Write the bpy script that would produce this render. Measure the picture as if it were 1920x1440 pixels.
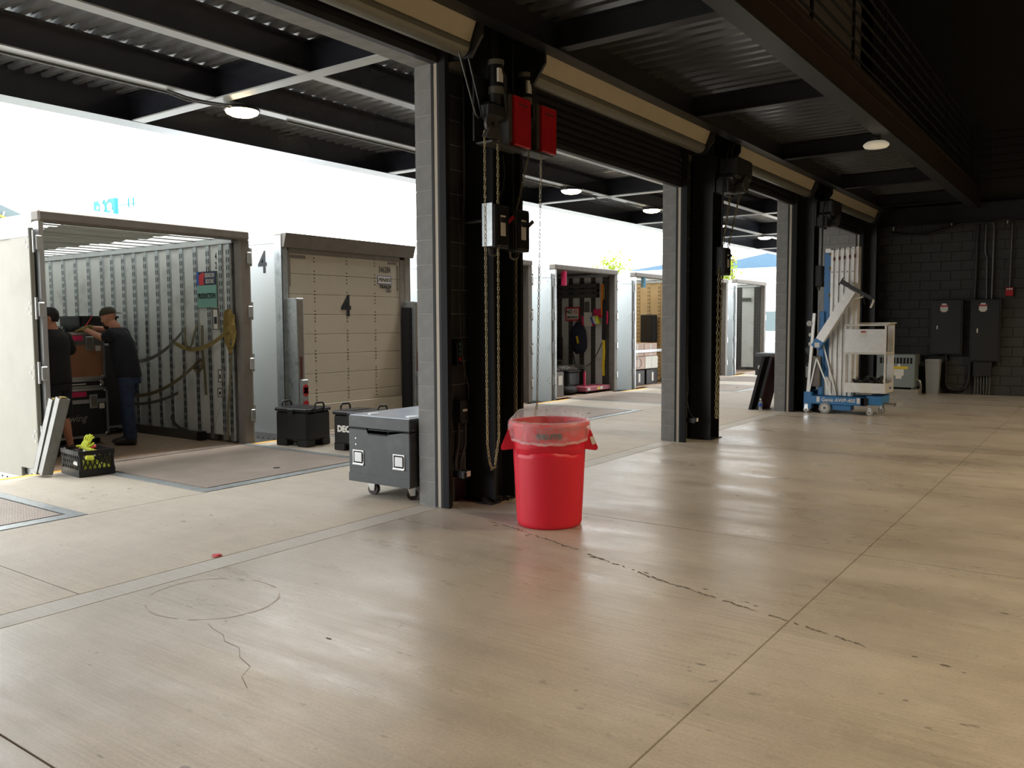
import bpy, math, random
from mathutils import Vector, Matrix, Euler
random.seed(7)
scene = bpy.context.scene
for o in list(bpy.data.objects):
    bpy.data.objects.remove(o)
COL = scene.collection

# ------------------------------------------------------------------ camera
cam_d = bpy.data.cameras.new('camera')
cam = bpy.data.objects.new('camera', cam_d)
COL.objects.link(cam)
cam_d.sensor_fit = 'HORIZONTAL'
cam_d.sensor_width = 36.0
cam_d.lens = 1566.57 / 1920.0 * 36.0
cam_d.clip_end = 400
YAW, PIT, ROL = 0.623579, 0.0709824, -0.00483054
_f = Vector((-math.sin(YAW) * math.cos(PIT), math.cos(YAW) * math.cos(PIT), -math.sin(PIT)))
_r = Vector((math.cos(YAW), math.sin(YAW), 0))
_u = _r.cross(_f)
_R = math.cos(ROL) * _r + math.sin(ROL) * _u
_U = -math.sin(ROL) * _r + math.cos(ROL) * _u
cam.matrix_world = Matrix(((_R.x, _U.x, -_f.x, 0), (_R.y, _U.y, -_f.y, 0), (_R.z, _U.z, -_f.z, 1.55), (0, 0, 0, 1)))
scene.camera = cam

# ------------------------------------------------------------------ world, exposure
w = bpy.data.worlds.new('overcast_sky')
scene.world = w
w.use_nodes = True
bg = w.node_tree.nodes['Background']
bg.inputs[0].default_value = (0.97, 0.99, 1.0, 1)
bg.inputs[1].default_value = 4.6
scene.view_settings.view_transform = 'Standard'
scene.view_settings.look = 'None'
scene.view_settings.gamma = 1.0
scene.view_settings.use_curve_mapping = False
scene.view_settings.exposure = 0.12
try:
    scene.cycles.use_denoising = True
    scene.cycles.max_bounces = 8
    scene.cycles.diffuse_bounces = 5
    scene.cycles.glossy_bounces = 3
    scene.cycles.sample_clamp_indirect = 8
except Exception:
    pass


# hazy sun, high over the yard
sun_d = bpy.data.lights.new('hazy_sun', 'SUN'); sun_d.energy = 5.0; sun_d.angle = math.radians(12); sun_d.color = (1, .97, .92)
sun = bpy.data.objects.new('hazy_sun', sun_d); COL.objects.link(sun)
sun.rotation_euler = (math.radians(-24), math.radians(4), 0)

# ------------------------------------------------------------------ helpers
def lin(c):
    return c / 12.92 if c <= 0.04045 else ((c + 0.055) / 1.055) ** 2.4


def S(r, g, b):
    return (lin(r / 255.), lin(g / 255.), lin(b / 255.), 1)


MATS = {}


def pm(name, col, rough=0.6, metal=0.0, var=0.0, scale=6.0, bump=0.0, spec=0.5, emit=0.0, trans=0.0, alpha=1.0,
       stretch=None, dirt=None, dirt_scale=2.0, coat=0.0, bscale=None):
    m = bpy.data.materials.new(name)
    m.use_nodes = True
    nt = m.node_tree
    b = nt.nodes['Principled BSDF']
    b.inputs['Base Color'].default_value = col
    b.inputs['Roughness'].default_value = rough
    b.inputs['Metallic'].default_value = metal
    b.inputs['Specular IOR Level'].default_value = spec
    if emit:
        b.inputs['Emission Color'].default_value = col
        b.inputs['Emission Strength'].default_value = emit
    if trans:
        b.inputs['Transmission Weight'].default_value = trans
    if coat:
        b.inputs['Coat Weight'].default_value = coat
    if alpha < 1:
        b.inputs['Alpha'].default_value = alpha
    if var or bump or dirt:
        tc = nt.nodes.new('ShaderNodeTexCoord')
        mp = nt.nodes.new('ShaderNodeMapping')
        if stretch:
            mp.inputs['Scale'].default_value = stretch
        nt.links.new(tc.outputs['Object'], mp.inputs[0])
        nz = nt.nodes.new('ShaderNodeTexNoise')
        nz.inputs['Scale'].default_value = scale
        nz.inputs['Detail'].default_value = 5
        nt.links.new(mp.outputs[0], nz.inputs['Vector'])
        src = None
        if var:
            rp = nt.nodes.new('ShaderNodeValToRGB')
            rp.color_ramp.elements[0].position = 0.3
            rp.color_ramp.elements[1].position = 0.7
            rp.color_ramp.elements[0].color = tuple(c * (1 - var) for c in col[:3]) + (1,)
            rp.color_ramp.elements[1].color = tuple(min(1, c * (1 + var)) for c in col[:3]) + (1,)
            nt.links.new(nz.outputs['Fac'], rp.inputs[0])
            src = rp.outputs[0]
        if dirt:
            n2 = nt.nodes.new('ShaderNodeTexNoise')
            n2.inputs['Scale'].default_value = dirt_scale
            n2.inputs['Detail'].default_value = 6
            nt.links.new(mp.outputs[0], n2.inputs['Vector'])
            r2 = nt.nodes.new('ShaderNodeValToRGB')
            r2.color_ramp.elements[0].position = 0.55
            r2.color_ramp.elements[1].position = 0.75
            r2.color_ramp.elements[0].color = (0, 0, 0, 1)
            r2.color_ramp.elements[1].color = (0.7, 0.7, 0.7, 1)
            nt.links.new(n2.outputs['Fac'], r2.inputs[0])
            mx = nt.nodes.new('ShaderNodeMixRGB')
            mx.inputs[1].default_value = col
            if src:
                nt.links.new(src, mx.inputs[1])
            mx.inputs[2].default_value = dirt
            nt.links.new(r2.outputs[0], mx.inputs[0])
            src = mx.outputs[0]
        if src:
            nt.links.new(src, b.inputs['Base Color'])
        if bump:
            n3 = nz
            if bscale:
                n3 = nt.nodes.new('ShaderNodeTexNoise')
                n3.inputs['Scale'].default_value = bscale
                n3.inputs['Detail'].default_value = 4
                nt.links.new(mp.outputs[0], n3.inputs['Vector'])
            bp = nt.nodes.new('ShaderNodeBump')
            bp.inputs['Strength'].default_value = bump
            bp.inputs['Distance'].default_value = 0.01
            nt.links.new(n3.outputs['Fac'], bp.inputs['Height'])
            nt.links.new(bp.outputs[0], b.inputs['Normal'])
    MATS[name] = m
    return m


ORG = {}


class MB:
    def __init__(s):
        s.v = []
        s.f = []
        s.sm = []

    def add(s, vs, fs, sm=False):
        n = len(s.v)
        s.v.extend([tuple(p) for p in vs])
        for f in fs:
            s.f.append(tuple(i + n for i in f))
            s.sm.append(sm)
        return s

    def box(s, x0, x1, y0, y1, z0, z1):
        if x0 > x1: x0, x1 = x1, x0
        if y0 > y1: y0, y1 = y1, y0
        if z0 > z1: z0, z1 = z1, z0
        return s.add([(x0, y0, z0), (x1, y0, z0), (x1, y1, z0), (x0, y1, z0), (x0, y0, z1), (x1, y0, z1), (x1, y1, z1), (x0, y1, z1)],
                     [(0, 3, 2, 1), (4, 5, 6, 7), (0, 1, 5, 4), (1, 2, 6, 5), (2, 3, 7, 6), (3, 0, 4, 7)])

    def cbox(s, x0, x1, y0, y1, z0, z1, c=0.01):
        if x0 > x1: x0, x1 = x1, x0
        if y0 > y1: y0, y1 = y1, y0
        if z0 > z1: z0, z1 = z1, z0
        c = min(c, (x1 - x0) * .45, (y1 - y0) * .45, (z1 - z0) * .45)
        X = (x0, x1); Y = (y0, y1); Z = (z0, z1)
        vs = []; idx = {}
        for i in (0, 1):
            for j in (0, 1):
                for k in (0, 1):
                    for a in range(3):
                        p = [X[i], Y[j], Z[k]]
                        for b, (q, t) in enumerate(((i, X), (j, Y), (k, Z))):
                            if b != a:
                                p[b] += c if q == 0 else -c
                        idx[i, j, k, a] = len(vs)
                        vs.append(tuple(p))
        fs = []
        for a in range(3):
            for sd in (0, 1):
                o = [b for b in range(3) if b != a]
                q = []
                for u, v in ((0, 0), (1, 0), (1, 1), (0, 1)):
                    k = [0, 0, 0]; k[a] = sd; k[o[0]] = u; k[o[1]] = v
                    q.append(idx[k[0], k[1], k[2], a])
                if (sd == 1) != (a != 1): q.reverse()
                fs.append(tuple(q))
        for a in range(3):
            o = [b for b in range(3) if b != a]
            for u in (0, 1):
                for v in (0, 1):
                    def g(e, ax):
                        k = [0, 0, 0]; k[a] = e; k[o[0]] = u; k[o[1]] = v
                        return idx[k[0], k[1], k[2], ax]
                    q = [g(0, o[0]), g(1, o[0]), g(1, o[1]), g(0, o[1])]
                    fs.append(tuple(q))
        for i in (0, 1):
            for j in (0, 1):
                for k in (0, 1):
                    fs.append((idx[i, j, k, 0], idx[i, j, k, 1], idx[i, j, k, 2]))
        return s.add(vs, fs)

    def xf(s, other, M):
        return s.add([M @ Vector(p) for p in other.v], other.f, False) if not any(other.sm) else s._xfs(other, M)

    def _xfs(s, other, M):
        n = len(s.v)
        s.v.extend([tuple(M @ Vector(p)) for p in other.v])
        for f, m in zip(other.f, other.sm):
            s.f.append(tuple(i + n for i in f)); s.sm.append(m)
        return s

    def bar(s, p0, p1, wd, ht, up=(0, 0, 1)):
        p0 = Vector(p0); p1 = Vector(p1)
        d = (p1 - p0).normalized()
        up = Vector(up)
        if abs(d.dot(up)) > .98: up = Vector((1, 0, 0))
        r = d.cross(up).normalized() * wd / 2
        u = r.cross(d).normalized() * ht / 2
        vs = []
        for p in (p0, p1):
            vs += [p - r - u, p + r - u, p + r + u, p - r + u]
        return s.add(vs, [(3, 2, 1, 0), (4, 5, 6, 7), (0, 1, 5, 4), (1, 2, 6, 5), (2, 3, 7, 6), (3, 0, 4, 7)])

    def cyl(s, p0, p1, r0, r1=None, n=12, caps=True):
        p0 = Vector(p0); p1 = Vector(p1)
        if r1 is None: r1 = r0
        d = (p1 - p0).normalized()
        t = Vector((0, 0, 1)) if abs(d.z) < .9 else Vector((1, 0, 0))
        a = d.cross(t).normalized(); b = d.cross(a)
        vs = []
        for p, r in ((p0, r0), (p1, r1)):
            for i in range(n):
                th = 2 * math.pi * i / n
                vs.append(p + (a * math.cos(th) + b * math.sin(th)) * r)
        s.add(vs, [(i, (i + 1) % n, n + (i + 1) % n, n + i) for i in range(n)], True)
        if caps:
            s.add(vs[:n], [tuple(range(n))[::-1]])
            s.add(vs[n:], [tuple(range(n))])
        return s

    def tube(s, pts, r, n=6, closed=False):
        pts = [Vector(p) for p in pts]
        N = len(pts)
        vs = []; prev = None
        for i, p in enumerate(pts):
            if closed: d = pts[(i + 1) % N] - pts[i - 1]
            else: d = pts[min(i + 1, N - 1)] - pts[max(i - 1, 0)]
            d.normalize()
            if prev is None:
                t = Vector((0, 0, 1)) if abs(d.z) < .9 else Vector((1, 0, 0))
                a = d.cross(t).normalized()
            else:
                a = (prev - d * prev.dot(d)).normalized()
            prev = a
            b = d.cross(a)
            for k in range(n):
                th = 2 * math.pi * k / n
                vs.append(p + (a * math.cos(th) + b * math.sin(th)) * r)
        fs = []
        for i in range(N if closed else N - 1):
            j = (i + 1) % N
            for k in range(n):
                fs.append((i * n + k, i * n + (k + 1) % n, j * n + (k + 1) % n, j * n + k))
        s.add(vs, fs, True)
        if not closed:
            s.add(vs[:n], [tuple(range(n))[::-1]])
            s.add(vs[-n:], [tuple(range(n))])
        return s

    def ribbon(s, pts, wvec, th=0.003):
        """flat strap following pts, width vector wvec"""
        pts = [Vector(p) for p in pts]
        N = len(pts); vs = []
        ws = wvec if isinstance(wvec, list) else [wvec] * N
        for i, p in enumerate(pts):
            d = (pts[min(i + 1, N - 1)] - pts[max(i - 1, 0)]).normalized()
            wv = Vector(ws[i])
            nn = d.cross(wv)
            if nn.length < 1e-6: nn = Vector((0, 1, 0))
            nn = nn.normalized() * th / 2
            vs += [p - wv / 2 - nn, p + wv / 2 - nn, p + wv / 2 + nn, p - wv / 2 + nn]
        fs = []
        for i in range(N - 1):
            for k in range(4):
                fs.append((i * 4 + k, i * 4 + (k + 1) % 4, (i + 1) * 4 + (k + 1) % 4, (i + 1) * 4 + k))
        fs.append((3, 2, 1, 0)); e = (N - 1) * 4
        fs.append((e, e + 1, e + 2, e + 3))
        return s.add(vs, fs)

    def lathe(s, prof, n=24, c=(0, 0, 0), sm=True, closed_ends=True):
        vs = []
        for r, z in prof:
            for i in range(n):
                th = 2 * math.pi * i / n
                vs.append((c[0] + r * math.cos(th), c[1] + r * math.sin(th), c[2] + z))
        fs = []
        for k in range(len(prof) - 1):
            for i in range(n):
                fs.append((k * n + i, k * n + (i + 1) % n, (k + 1) * n + (i + 1) % n, (k + 1) * n + i))
        s.add(vs, fs, sm)
        if closed_ends:
            if prof[0][0] > 1e-4: s.add(vs[:n], [tuple(range(n))[::-1]])
            if prof[-1][0] > 1e-4: s.add(vs[-n:], [tuple(range(n))])
        return s

    def prism(s, poly, axis, a, b):
        """poly: 2D points; axis 'x': (y,z), 'y': (x,z), 'z': (x,y)"""
        def P(p, t):
            return {'x': (t, p[0], p[1]), 'y': (p[0], t, p[1]), 'z': (p[0], p[1], t)}[axis]
        n = len(poly)
        vs = [P(p, a) for p in poly] + [P(p, b) for p in poly]
        fs = [tuple(range(n))[::-1], tuple(range(n, 2 * n))]
        fs += [(i, (i + 1) % n, n + (i + 1) % n, n + i) for i in range(n)]
        return s.add(vs, fs)

    def ibeam(s, axis, a, b, c1, z0, z1, bw, tf=0.014, tw=0.010):
        """I section along axis x or y; c1 = other horizontal centre; for axis z, c1=(cx,cy), z0/z1 unused"""
        h = bw / 2
        for (u0, u1, v0, v1) in ((-h, h, z0, z0 + tf), (-tw / 2, tw / 2, z0 + tf, z1 - tf), (-h, h, z1 - tf, z1)):
            if axis == 'y': s.box(c1 + u0, c1 + u1, a, b, v0, v1)
            else: s.box(a, b, c1 + u0, c1 + u1, v0, v1)
        return s

    def mesh(s, name, mat=None, org=(0, 0, 0)):
        me = bpy.data.meshes.new(name)
        me.from_pydata([(p[0] - org[0], p[1] - org[1], p[2] - org[2]) for p in s.v], [], s.f)
        me.polygons.foreach_set('use_smooth', s.sm)
        me.update()
        if mat: me.materials.append(MATS[mat] if isinstance(mat, str) else mat)
        return me

    def obj(s, name, mat, parent=None, org=None, fix=True):
        """world-space vertices; parent origin is subtracted"""
        if org is None:
            org = ORG[parent.name] if parent is not None else (0, 0, 0)
        me = s.mesh(name, mat, org)
        if fix:
            import bmesh
            bm = bmesh.new(); bm.from_mesh(me)
            bmesh.ops.recalc_face_normals(bm, faces=bm.faces)
            bm.to_mesh(me); bm.free()
        o = bpy.data.objects.new(name, me)
        COL.objects.link(o)
        if parent is not None:
            o.parent = parent
            ORG[o.name] = org
        else:
            ORG[o.name] = org
            o.location = org
        return o


def tag(o, label=None, cat=None, group=None, kind=None):
    if label: o['label'] = label
    if cat: o['category'] = cat
    if group: o['group'] = group
    if kind: o['kind'] = kind
    return o


def thing(name, loc, label=None, cat=None, group=None, kind=None):
    o = bpy.data.objects.new(name, None)
    COL.objects.link(o)
    o.location = loc
    o.empty_display_size = 0.1
    ORG[o.name] = tuple(loc)
    return tag(o, label, cat, group, kind)


def inst(me, name, parent, loc, rot=None):
    """instance of a mesh at world loc under a parent"""
    o = bpy.data.objects.new(name, me)
    COL.objects.link(o)
    og = ORG[parent.name] if parent is not None else (0, 0, 0)
    o.parent = parent
    o.location = (loc[0] - og[0], loc[1] - og[1], loc[2] - og[2])
    if rot: o.rotation_euler = rot
    ORG[o.name] = tuple(loc)
    return o


def copy_tree(o, parent=None, delta=(0, 0, 0)):
    c = o.copy(); COL.objects.link(c)
    c.parent = parent
    if parent is None:
        c.location = Vector(o.location) + Vector(delta)
    ORG[c.name] = tuple(Vector(ORG[o.name]) + Vector(delta))
    for ch in list(o.children):
        copy_tree(ch, c, delta)
    return c


def text_mesh(body, size, depth=0.002, sx=1.0, bold=0.0, shear=0.0, space=1.0):
    """mesh of lettering in the local xy plane, centred, facing +z"""
    cu = bpy.data.curves.new('lettering', 'FONT')
    cu.body = body; cu.size = size; cu.extrude = depth / 2
    cu.align_x = 'CENTER'; cu.align_y = 'CENTER'
    cu.offset = bold; cu.shear = shear; cu.space_character = space
    cu.resolution_u = 2
    ob = bpy.data.objects.new('lettering', cu)
    COL.objects.link(ob)
    bpy.context.view_layer.update()
    dg = bpy.context.evaluated_depsgraph_get()
    me = bpy.data.meshes.new_from_object(ob.evaluated_get(dg))
    bpy.data.objects.remove(ob)
    bpy.data.curves.remove(cu)
    if sx != 1.0:
        for v in me.vertices: v.co.x *= sx
    return me


FACE = {'+x': Matrix(((0, 0, 1), (1, 0, 0), (0, 1, 0))), '-y': Matrix(((1, 0, 0), (0, 0, -1), (0, 1, 0))),
        '+z': Matrix.Identity(3), '-x': Matrix(((0, 0, -1), (-1, 0, 0), (0, 1, 0)))}


def text(body, loc, face, size, mat, parent, name='lettering', rot=None, **k):
    me = text_mesh(body, size, **k)
    me.materials.append(MATS[mat])
    M = FACE[face] if isinstance(face, str) else face
    o = inst(me, name, parent, loc)
    o.rotation_euler = M.to_euler()
    return o


# ------------------------------------------------------------------ materials
pm('block_grey', S(126, 126, 124), .85, var=.10, scale=9, bump=.35, bscale=60)
pm('mortar_grey', S(138, 138, 136), .9, var=.08)
pm('block_black', S(60, 62, 62), .8, var=.10, scale=7, bump=.3, bscale=60)
pm('mortar_black', S(48, 50, 50), .9)
pm('steel_black', S(30, 32, 36), .42, var=.15, scale=5)
pm('steel_black_matt', S(26, 27, 30), .75, spec=.25)
pm('steel_dark', S(44, 46, 49), .45, var=.12, scale=4)
pm('canopy_steel', S(42, 44, 52), .2, spec=.8, var=.1, scale=3)
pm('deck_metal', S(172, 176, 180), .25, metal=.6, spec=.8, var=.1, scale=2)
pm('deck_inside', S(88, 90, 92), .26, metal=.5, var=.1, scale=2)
pm('fascia_brown', S(52, 42, 32), .5, var=.12, scale=3)
pm('hood_tan', S(184, 174, 150), .5, var=.04)
pm('hood_grey', S(120, 118, 108), .35, metal=.3, var=.06)
pm('seal_light', S(170, 160, 145), .6)
pm('rubber_black', S(18, 18, 19), .7)
pm('galv', S(176, 182, 184), .38, metal=.75, var=.10, scale=22, dirt=S(120, 126, 128), dirt_scale=9)
pm('alu', S(182, 184, 184), .4, metal=.8, var=.06, scale=12)
pm('chrome', S(225, 228, 230), .18, metal=1.0)
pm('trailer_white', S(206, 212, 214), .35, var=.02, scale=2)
pm('trailer_cream', S(176, 173, 160), .45, var=.04, scale=3, dirt=S(158, 154, 140), dirt_scale=2.0)
pm('liner_white', S(205, 207, 203), .45, var=.04, scale=2, dirt=S(160, 160, 154), dirt_scale=3)
pm('liner_scuff', S(150, 152, 150), .5, var=.08, scale=5)
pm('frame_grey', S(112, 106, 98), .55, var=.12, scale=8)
pm('frame_dark', S(70, 68, 66), .5, var=.12, scale=8)
pm('wood_floor', S(134, 112, 92), .6, var=.18, scale=5, stretch=(.6, 10, 1), dirt=S(96, 84, 72), dirt_scale=1.5)
pm('slot_black', S(14, 15, 17), .8)
pm('ink_black', S(20, 24, 32), .5)
pm('paint_red', S(176, 24, 34), .35, var=.04)
pm('can_red', S(214, 24, 50), .42, var=.03, scale=4, bump=.05, bscale=200)
pm('pink', S(206, 40, 92), .6)
pm('paper_white', S(222, 220, 212), .6, var=.03)
pm('black_case', S(34, 35, 37), .45, var=.15, scale=20, bump=.1, bscale=160)
pm('black_plastic', S(20, 21, 22), .38, var=.1)
pm('case_charcoal', S(62, 65, 68), .5, var=.08, scale=12, dirt=S(86, 88, 90), dirt_scale=5)
pm('case_top_sheen', S(196, 207, 224), .2, var=.04)  # sky reflection on the lid painted in as a bright bluish colour
pm('plywood', S(150, 104, 74), .6, var=.12, scale=3, stretch=(1, 1, .2))
pm('blue_lift', S(52, 122, 184), .42, var=.08, scale=6, dirt=S(70, 110, 140), dirt_scale=6)
pm('grey_plastic', S(150, 152, 152), .55, var=.03)
pm('cabinet_grey', S(128, 138, 138), .5, var=.05)
pm('yellow', S(222, 190, 40), .5)
pm('yellow_green', S(205, 214, 60), .6, var=.08)
pm('strap_olive', S(104, 96, 72), .8, var=.15, scale=20)
pm('strap_yellow', S(134, 116, 62), .8, var=.2, scale=15)
pm('strap_grey', S(92, 92, 88), .8, var=.15, scale=20)
pm('skin', S(196, 138, 112), .55, var=.05, scale=6)
pm('cloth_navy', S(26, 29, 38), .9, var=.12, scale=12, bump=.25, bscale=30)
pm('cloth_black', S(26, 27, 30), .9, var=.12, scale=12, bump=.25, bscale=30)
pm('denim', S(44, 58, 86), .9, var=.2, scale=14, bump=.2, bscale=60)
pm('hair_black', S(20, 18, 18), .6)
pm('beard_brown', S(70, 52, 42), .8)
pm('cap_olive', S(70, 66, 54), .85, var=.1)
pm('shoe_dark', S(44, 38, 34), .6)
pm('tattoo_ink', S(70, 62, 66), .6)
pm('lamp_warm', (1.0, .80, .52, 1), .5, emit=16)
pm('opal', S(226, 222, 206), .4)
pm('conduit', S(92, 94, 92), .4, metal=.4)
pm('cable_black', S(24, 24, 25), .5)
pm('chain_brass', S(176, 164, 128), .35, metal=.8, var=.15, scale=40)
pm('asphalt', S(178, 174, 166), .9, var=.12, scale=3)
pm('orange', S(232, 130, 30), .5)
pm('cyan_sign', S(0, 120, 128), .5)
pm('blue_roof', S(72, 104, 130), .5, var=.05)
pm('far_white', S(200, 204, 206), .6)
pm('far_grey', S(92, 108, 112), .6)
pm('leaf', S(104, 128, 30), .6, var=.3, scale=3)
pm('bark', S(80, 66, 50), .9, var=.2)
pm('cardboard_pink', S(196, 172, 158), .7, var=.08, scale=3)
pm('liner_ply', S(206, 176, 130), .6, var=.06, scale=4)
pm('teal_sign', S(120, 172, 158), .5)
pm('navy_sign', S(40, 48, 78), .5)
pm('red_sign', S(196, 44, 52), .5)
pm('blue_sign', S(40, 84, 160), .5)
pm('green_btn', S(44, 96, 76), .5)
pm('concrete_raw', S(150, 146, 138), .85, var=.1, scale=2)
pm('edge_yellow', S(206, 160, 70), .7, var=.15, scale=8)
pm('black_void', S(16, 17, 20), .8)
pm('leaflet_blue', S(120, 176, 206), .5)
pm('bag_navy', S(30, 34, 52), .8, var=.1)
pm('wall_dark', S(24, 25, 28), .8)
pm('panel_black', S(36, 38, 40), .5, var=.06)
pm('bottle_blue', S(50, 90, 170), .4)
pm('maroon', S(84, 34, 36), .8, var=.1)


def diamond_mat():
    m = bpy.data.materials.new('diamond_plate'); m.use_nodes = True
    nt = m.node_tree; b = nt.nodes['Principled BSDF']
    b.inputs['Metallic'].default_value = .35; b.inputs['Roughness'].default_value = .5
    tc = nt.nodes.new('ShaderNodeTexCoord')
    hs = []
    for ang, off in ((math.pi / 4, 0), (-math.pi / 4, .5)):
        mp = nt.nodes.new('ShaderNodeMapping')
        mp.inputs['Rotation'].default_value = (0, 0, ang)
        mp.inputs['Scale'].default_value = (14, 32, 1)
        mp.inputs['Location'].default_value = (off, off, 0)
        nt.links.new(tc.outputs['Object'], mp.inputs[0])
        vo = nt.nodes.new('ShaderNodeTexVoronoi'); vo.inputs['Randomness'].default_value = 0
        vo.inputs['Scale'].default_value = 1.0
        vo.voronoi_dimensions = '2D'
        nt.links.new(mp.outputs[0], vo.inputs['Vector'])
        r = nt.nodes.new('ShaderNodeValToRGB')
        r.color_ramp.elements[0].position = .28; r.color_ramp.elements[0].color = (1, 1, 1, 1)
        r.color_ramp.elements[1].position = .42; r.color_ramp.elements[1].color = (0, 0, 0, 1)
        nt.links.new(vo.outputs['Distance'], r.inputs[0]); hs.append(r.outputs[0])
    mx = nt.nodes.new('ShaderNodeMixRGB'); mx.blend_type = 'LIGHTEN'; mx.inputs[0].default_value = 1
    nt.links.new(hs[0], mx.inputs[1]); nt.links.new(hs[1], mx.inputs[2])
    bp = nt.nodes.new('ShaderNodeBump'); bp.inputs['Strength'].default_value = .8; bp.inputs['Distance'].default_value = .004
    nt.links.new(mx.outputs[0], bp.inputs['Height']); nt.links.new(bp.outputs[0], b.inputs['Normal'])
    nz = nt.nodes.new('ShaderNodeTexNoise'); nz.inputs['Scale'].default_value = 2.2; nz.inputs['Detail'].default_value = 6
    nt.links.new(tc.outputs['Object'], nz.inputs['Vector'])
    rp = nt.nodes.new('ShaderNodeValToRGB')
    rp.color_ramp.elements[0].position = .3; rp.color_ramp.elements[0].color = S(112, 100, 92)
    rp.color_ramp.elements[1].position = .7; rp.color_ramp.elements[1].color = S(146, 132, 122)
    nt.links.new(nz.outputs['Fac'], rp.inputs[0])
    m2 = nt.nodes.new('ShaderNodeMixRGB'); m2.inputs[2].default_value = S(176, 164, 152)
    ml = nt.nodes.new('ShaderNodeMath'); ml.operation = 'MULTIPLY'; ml.inputs[1].default_value = .45
    nt.links.new(mx.outputs[0], ml.inputs[0]); nt.links.new(ml.outputs[0], m2.inputs[0])
    nt.links.new(rp.outputs[0], m2.inputs[1]); nt.links.new(m2.outputs[0], b.inputs['Base Color'])
    MATS['diamond_plate'] = m


diamond_mat()


def concrete_mat(name, base, dark, light, rough=.42, streak=.5, spots=.6, tracks=.0):
    m = bpy.data.materials.new(name); m.use_nodes = True
    nt = m.node_tree; b = nt.nodes['Principled BSDF']
    L = nt.links.new
    geo = nt.nodes.new('ShaderNodeNewGeometry')   # world position, so the finish runs on from slab to slab

    def noise(scale, detail, stretch=(1, 1, 1), rot=0, w=.6, dist=0):
        mp = nt.nodes.new('ShaderNodeMapping'); mp.inputs['Scale'].default_value = stretch
        mp.inputs['Rotation'].default_value = (0, 0, rot)
        L(geo.outputs['Position'], mp.inputs[0])
        n = nt.nodes.new('ShaderNodeTexNoise'); n.inputs['Scale'].default_value = scale
        n.inputs['Detail'].default_value = detail; n.inputs['Roughness'].default_value = w
        n.inputs['Distortion'].default_value = dist
        L(mp.outputs[0], n.inputs['Vector'])
        return n.outputs['Fac']

    def ramp(src, p0, c0, p1, c1):
        r = nt.nodes.new('ShaderNodeValToRGB')
        r.color_ramp.elements[0].position = p0; r.color_ramp.elements[0].color = c0
        r.color_ramp.elements[1].position = p1; r.color_ramp.elements[1].color = c1
        L(src, r.inputs[0]); return r.outputs[0]

    def mix(a, c, fac, mode='MIX'):
        x = nt.nodes.new('ShaderNodeMixRGB'); x.blend_type = mode
        if isinstance(fac, (int, float)): x.inputs[0].default_value = fac
        else: L(fac, x.inputs[0])
        for i, q in ((1, a), (2, c)):
            if isinstance(q, tuple): x.inputs[i].default_value = q
            else: L(q, x.inputs[i])
        return x.outputs[0]

    def g(v): return (v, v, v, 1)
    K = g(0); W1 = g(1)
    col = ramp(noise(.7, 8, w=.65), .32, dark, .68, light)
    col = mix(col, base, .35)
    col = mix(col, ramp(noise(5, 8, w=.75), .3, g(.90), .7, g(1.05)), 1.0, 'MULTIPLY')
    col = mix(col, ramp(noise(70, 3), .3, g(.86), .7, g(1.06)), 1.0, 'MULTIPLY')
    # broom finish: fine lines across the hall
    br = ramp(noise(1.0, 5, (1.1, 60, 1)), .36, g(1 - .20 * streak), .60, g(1 + .05 * streak))
    br = mix(W1, br, ramp(noise(.6, 3), .35, g(.25), .65, W1))
    col = mix(col, br, 1.0, 'MULTIPLY')
    # worn wheel paths
    if tracks:
        tk = ramp(noise(1.0, 3, (.10, 1.5, 1), dist=.3), .50, W1, .60, g(1 - tracks))
        col = mix(col, tk, 1.0, 'MULTIPLY')
    sp = ramp(noise(9, 2, (1, 1.6, 1)), .66, K, .70, g(spots))
    sp = mix(sp, ramp(noise(1.1, 2), .48, K, .60, W1), 1.0, 'MULTIPLY')
    col = mix(col, S(108, 102, 94), sp)
    sp2 = ramp(noise(1.3, 5, (1, 1.4, 1)), .60, K, .78, g(.35 * spots))
    col = mix(col, S(120, 112, 102), sp2)
    L(col, b.inputs['Base Color'])
    rr = ramp(noise(1.0, 8, (.45, 1.7, 1), w=.68), .36, g(rough), .62, g(rough + .20))
    L(rr, b.inputs['Roughness']); b.inputs['Specular IOR Level'].default_value = .6
    bp = nt.nodes.new('ShaderNodeBump'); bp.inputs['Strength'].default_value = .10; bp.inputs['Distance'].default_value = .006
    L(noise(1.0, 4, (4, 70, 1)), bp.inputs['Height']); L(bp.outputs[0], b.inputs['Normal'])
    MATS[name] = m


concrete_mat('concrete_in', S(180, 173, 162), S(160, 151, 138), S(194, 188, 179), rough=.23, streak=.9, spots=.8, tracks=.10)
concrete_mat('concrete_sill', S(184, 181, 174), S(172, 169, 162), S(192, 189, 183), rough=.45, streak=.6, spots=.3)
concrete_mat('concrete_dock', S(188, 178, 162), S(172, 162, 147), S(198, 190, 176), rough=.5, streak=.5)
pm('crack_dark', S(96, 90, 82), .8)
pm('stain_tan', S(160, 150, 134), .5)

pm('pier_block', S(140, 140, 138), .85)
pm('joint_dark', S(52, 47, 41), .9)
pm('alu_bright', S(226, 225, 221), .42, metal=.35, var=.06, scale=14)

pm('roll_door_tan', S(178, 170, 154), .5, var=.03, scale=3, dirt=S(160, 152, 136), dirt_scale=1.5)

pm('canopy_flange_lit', S(176, 180, 180), .3, var=.06, scale=3)  # brightness of the flange undersides put into a paler colour

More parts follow.
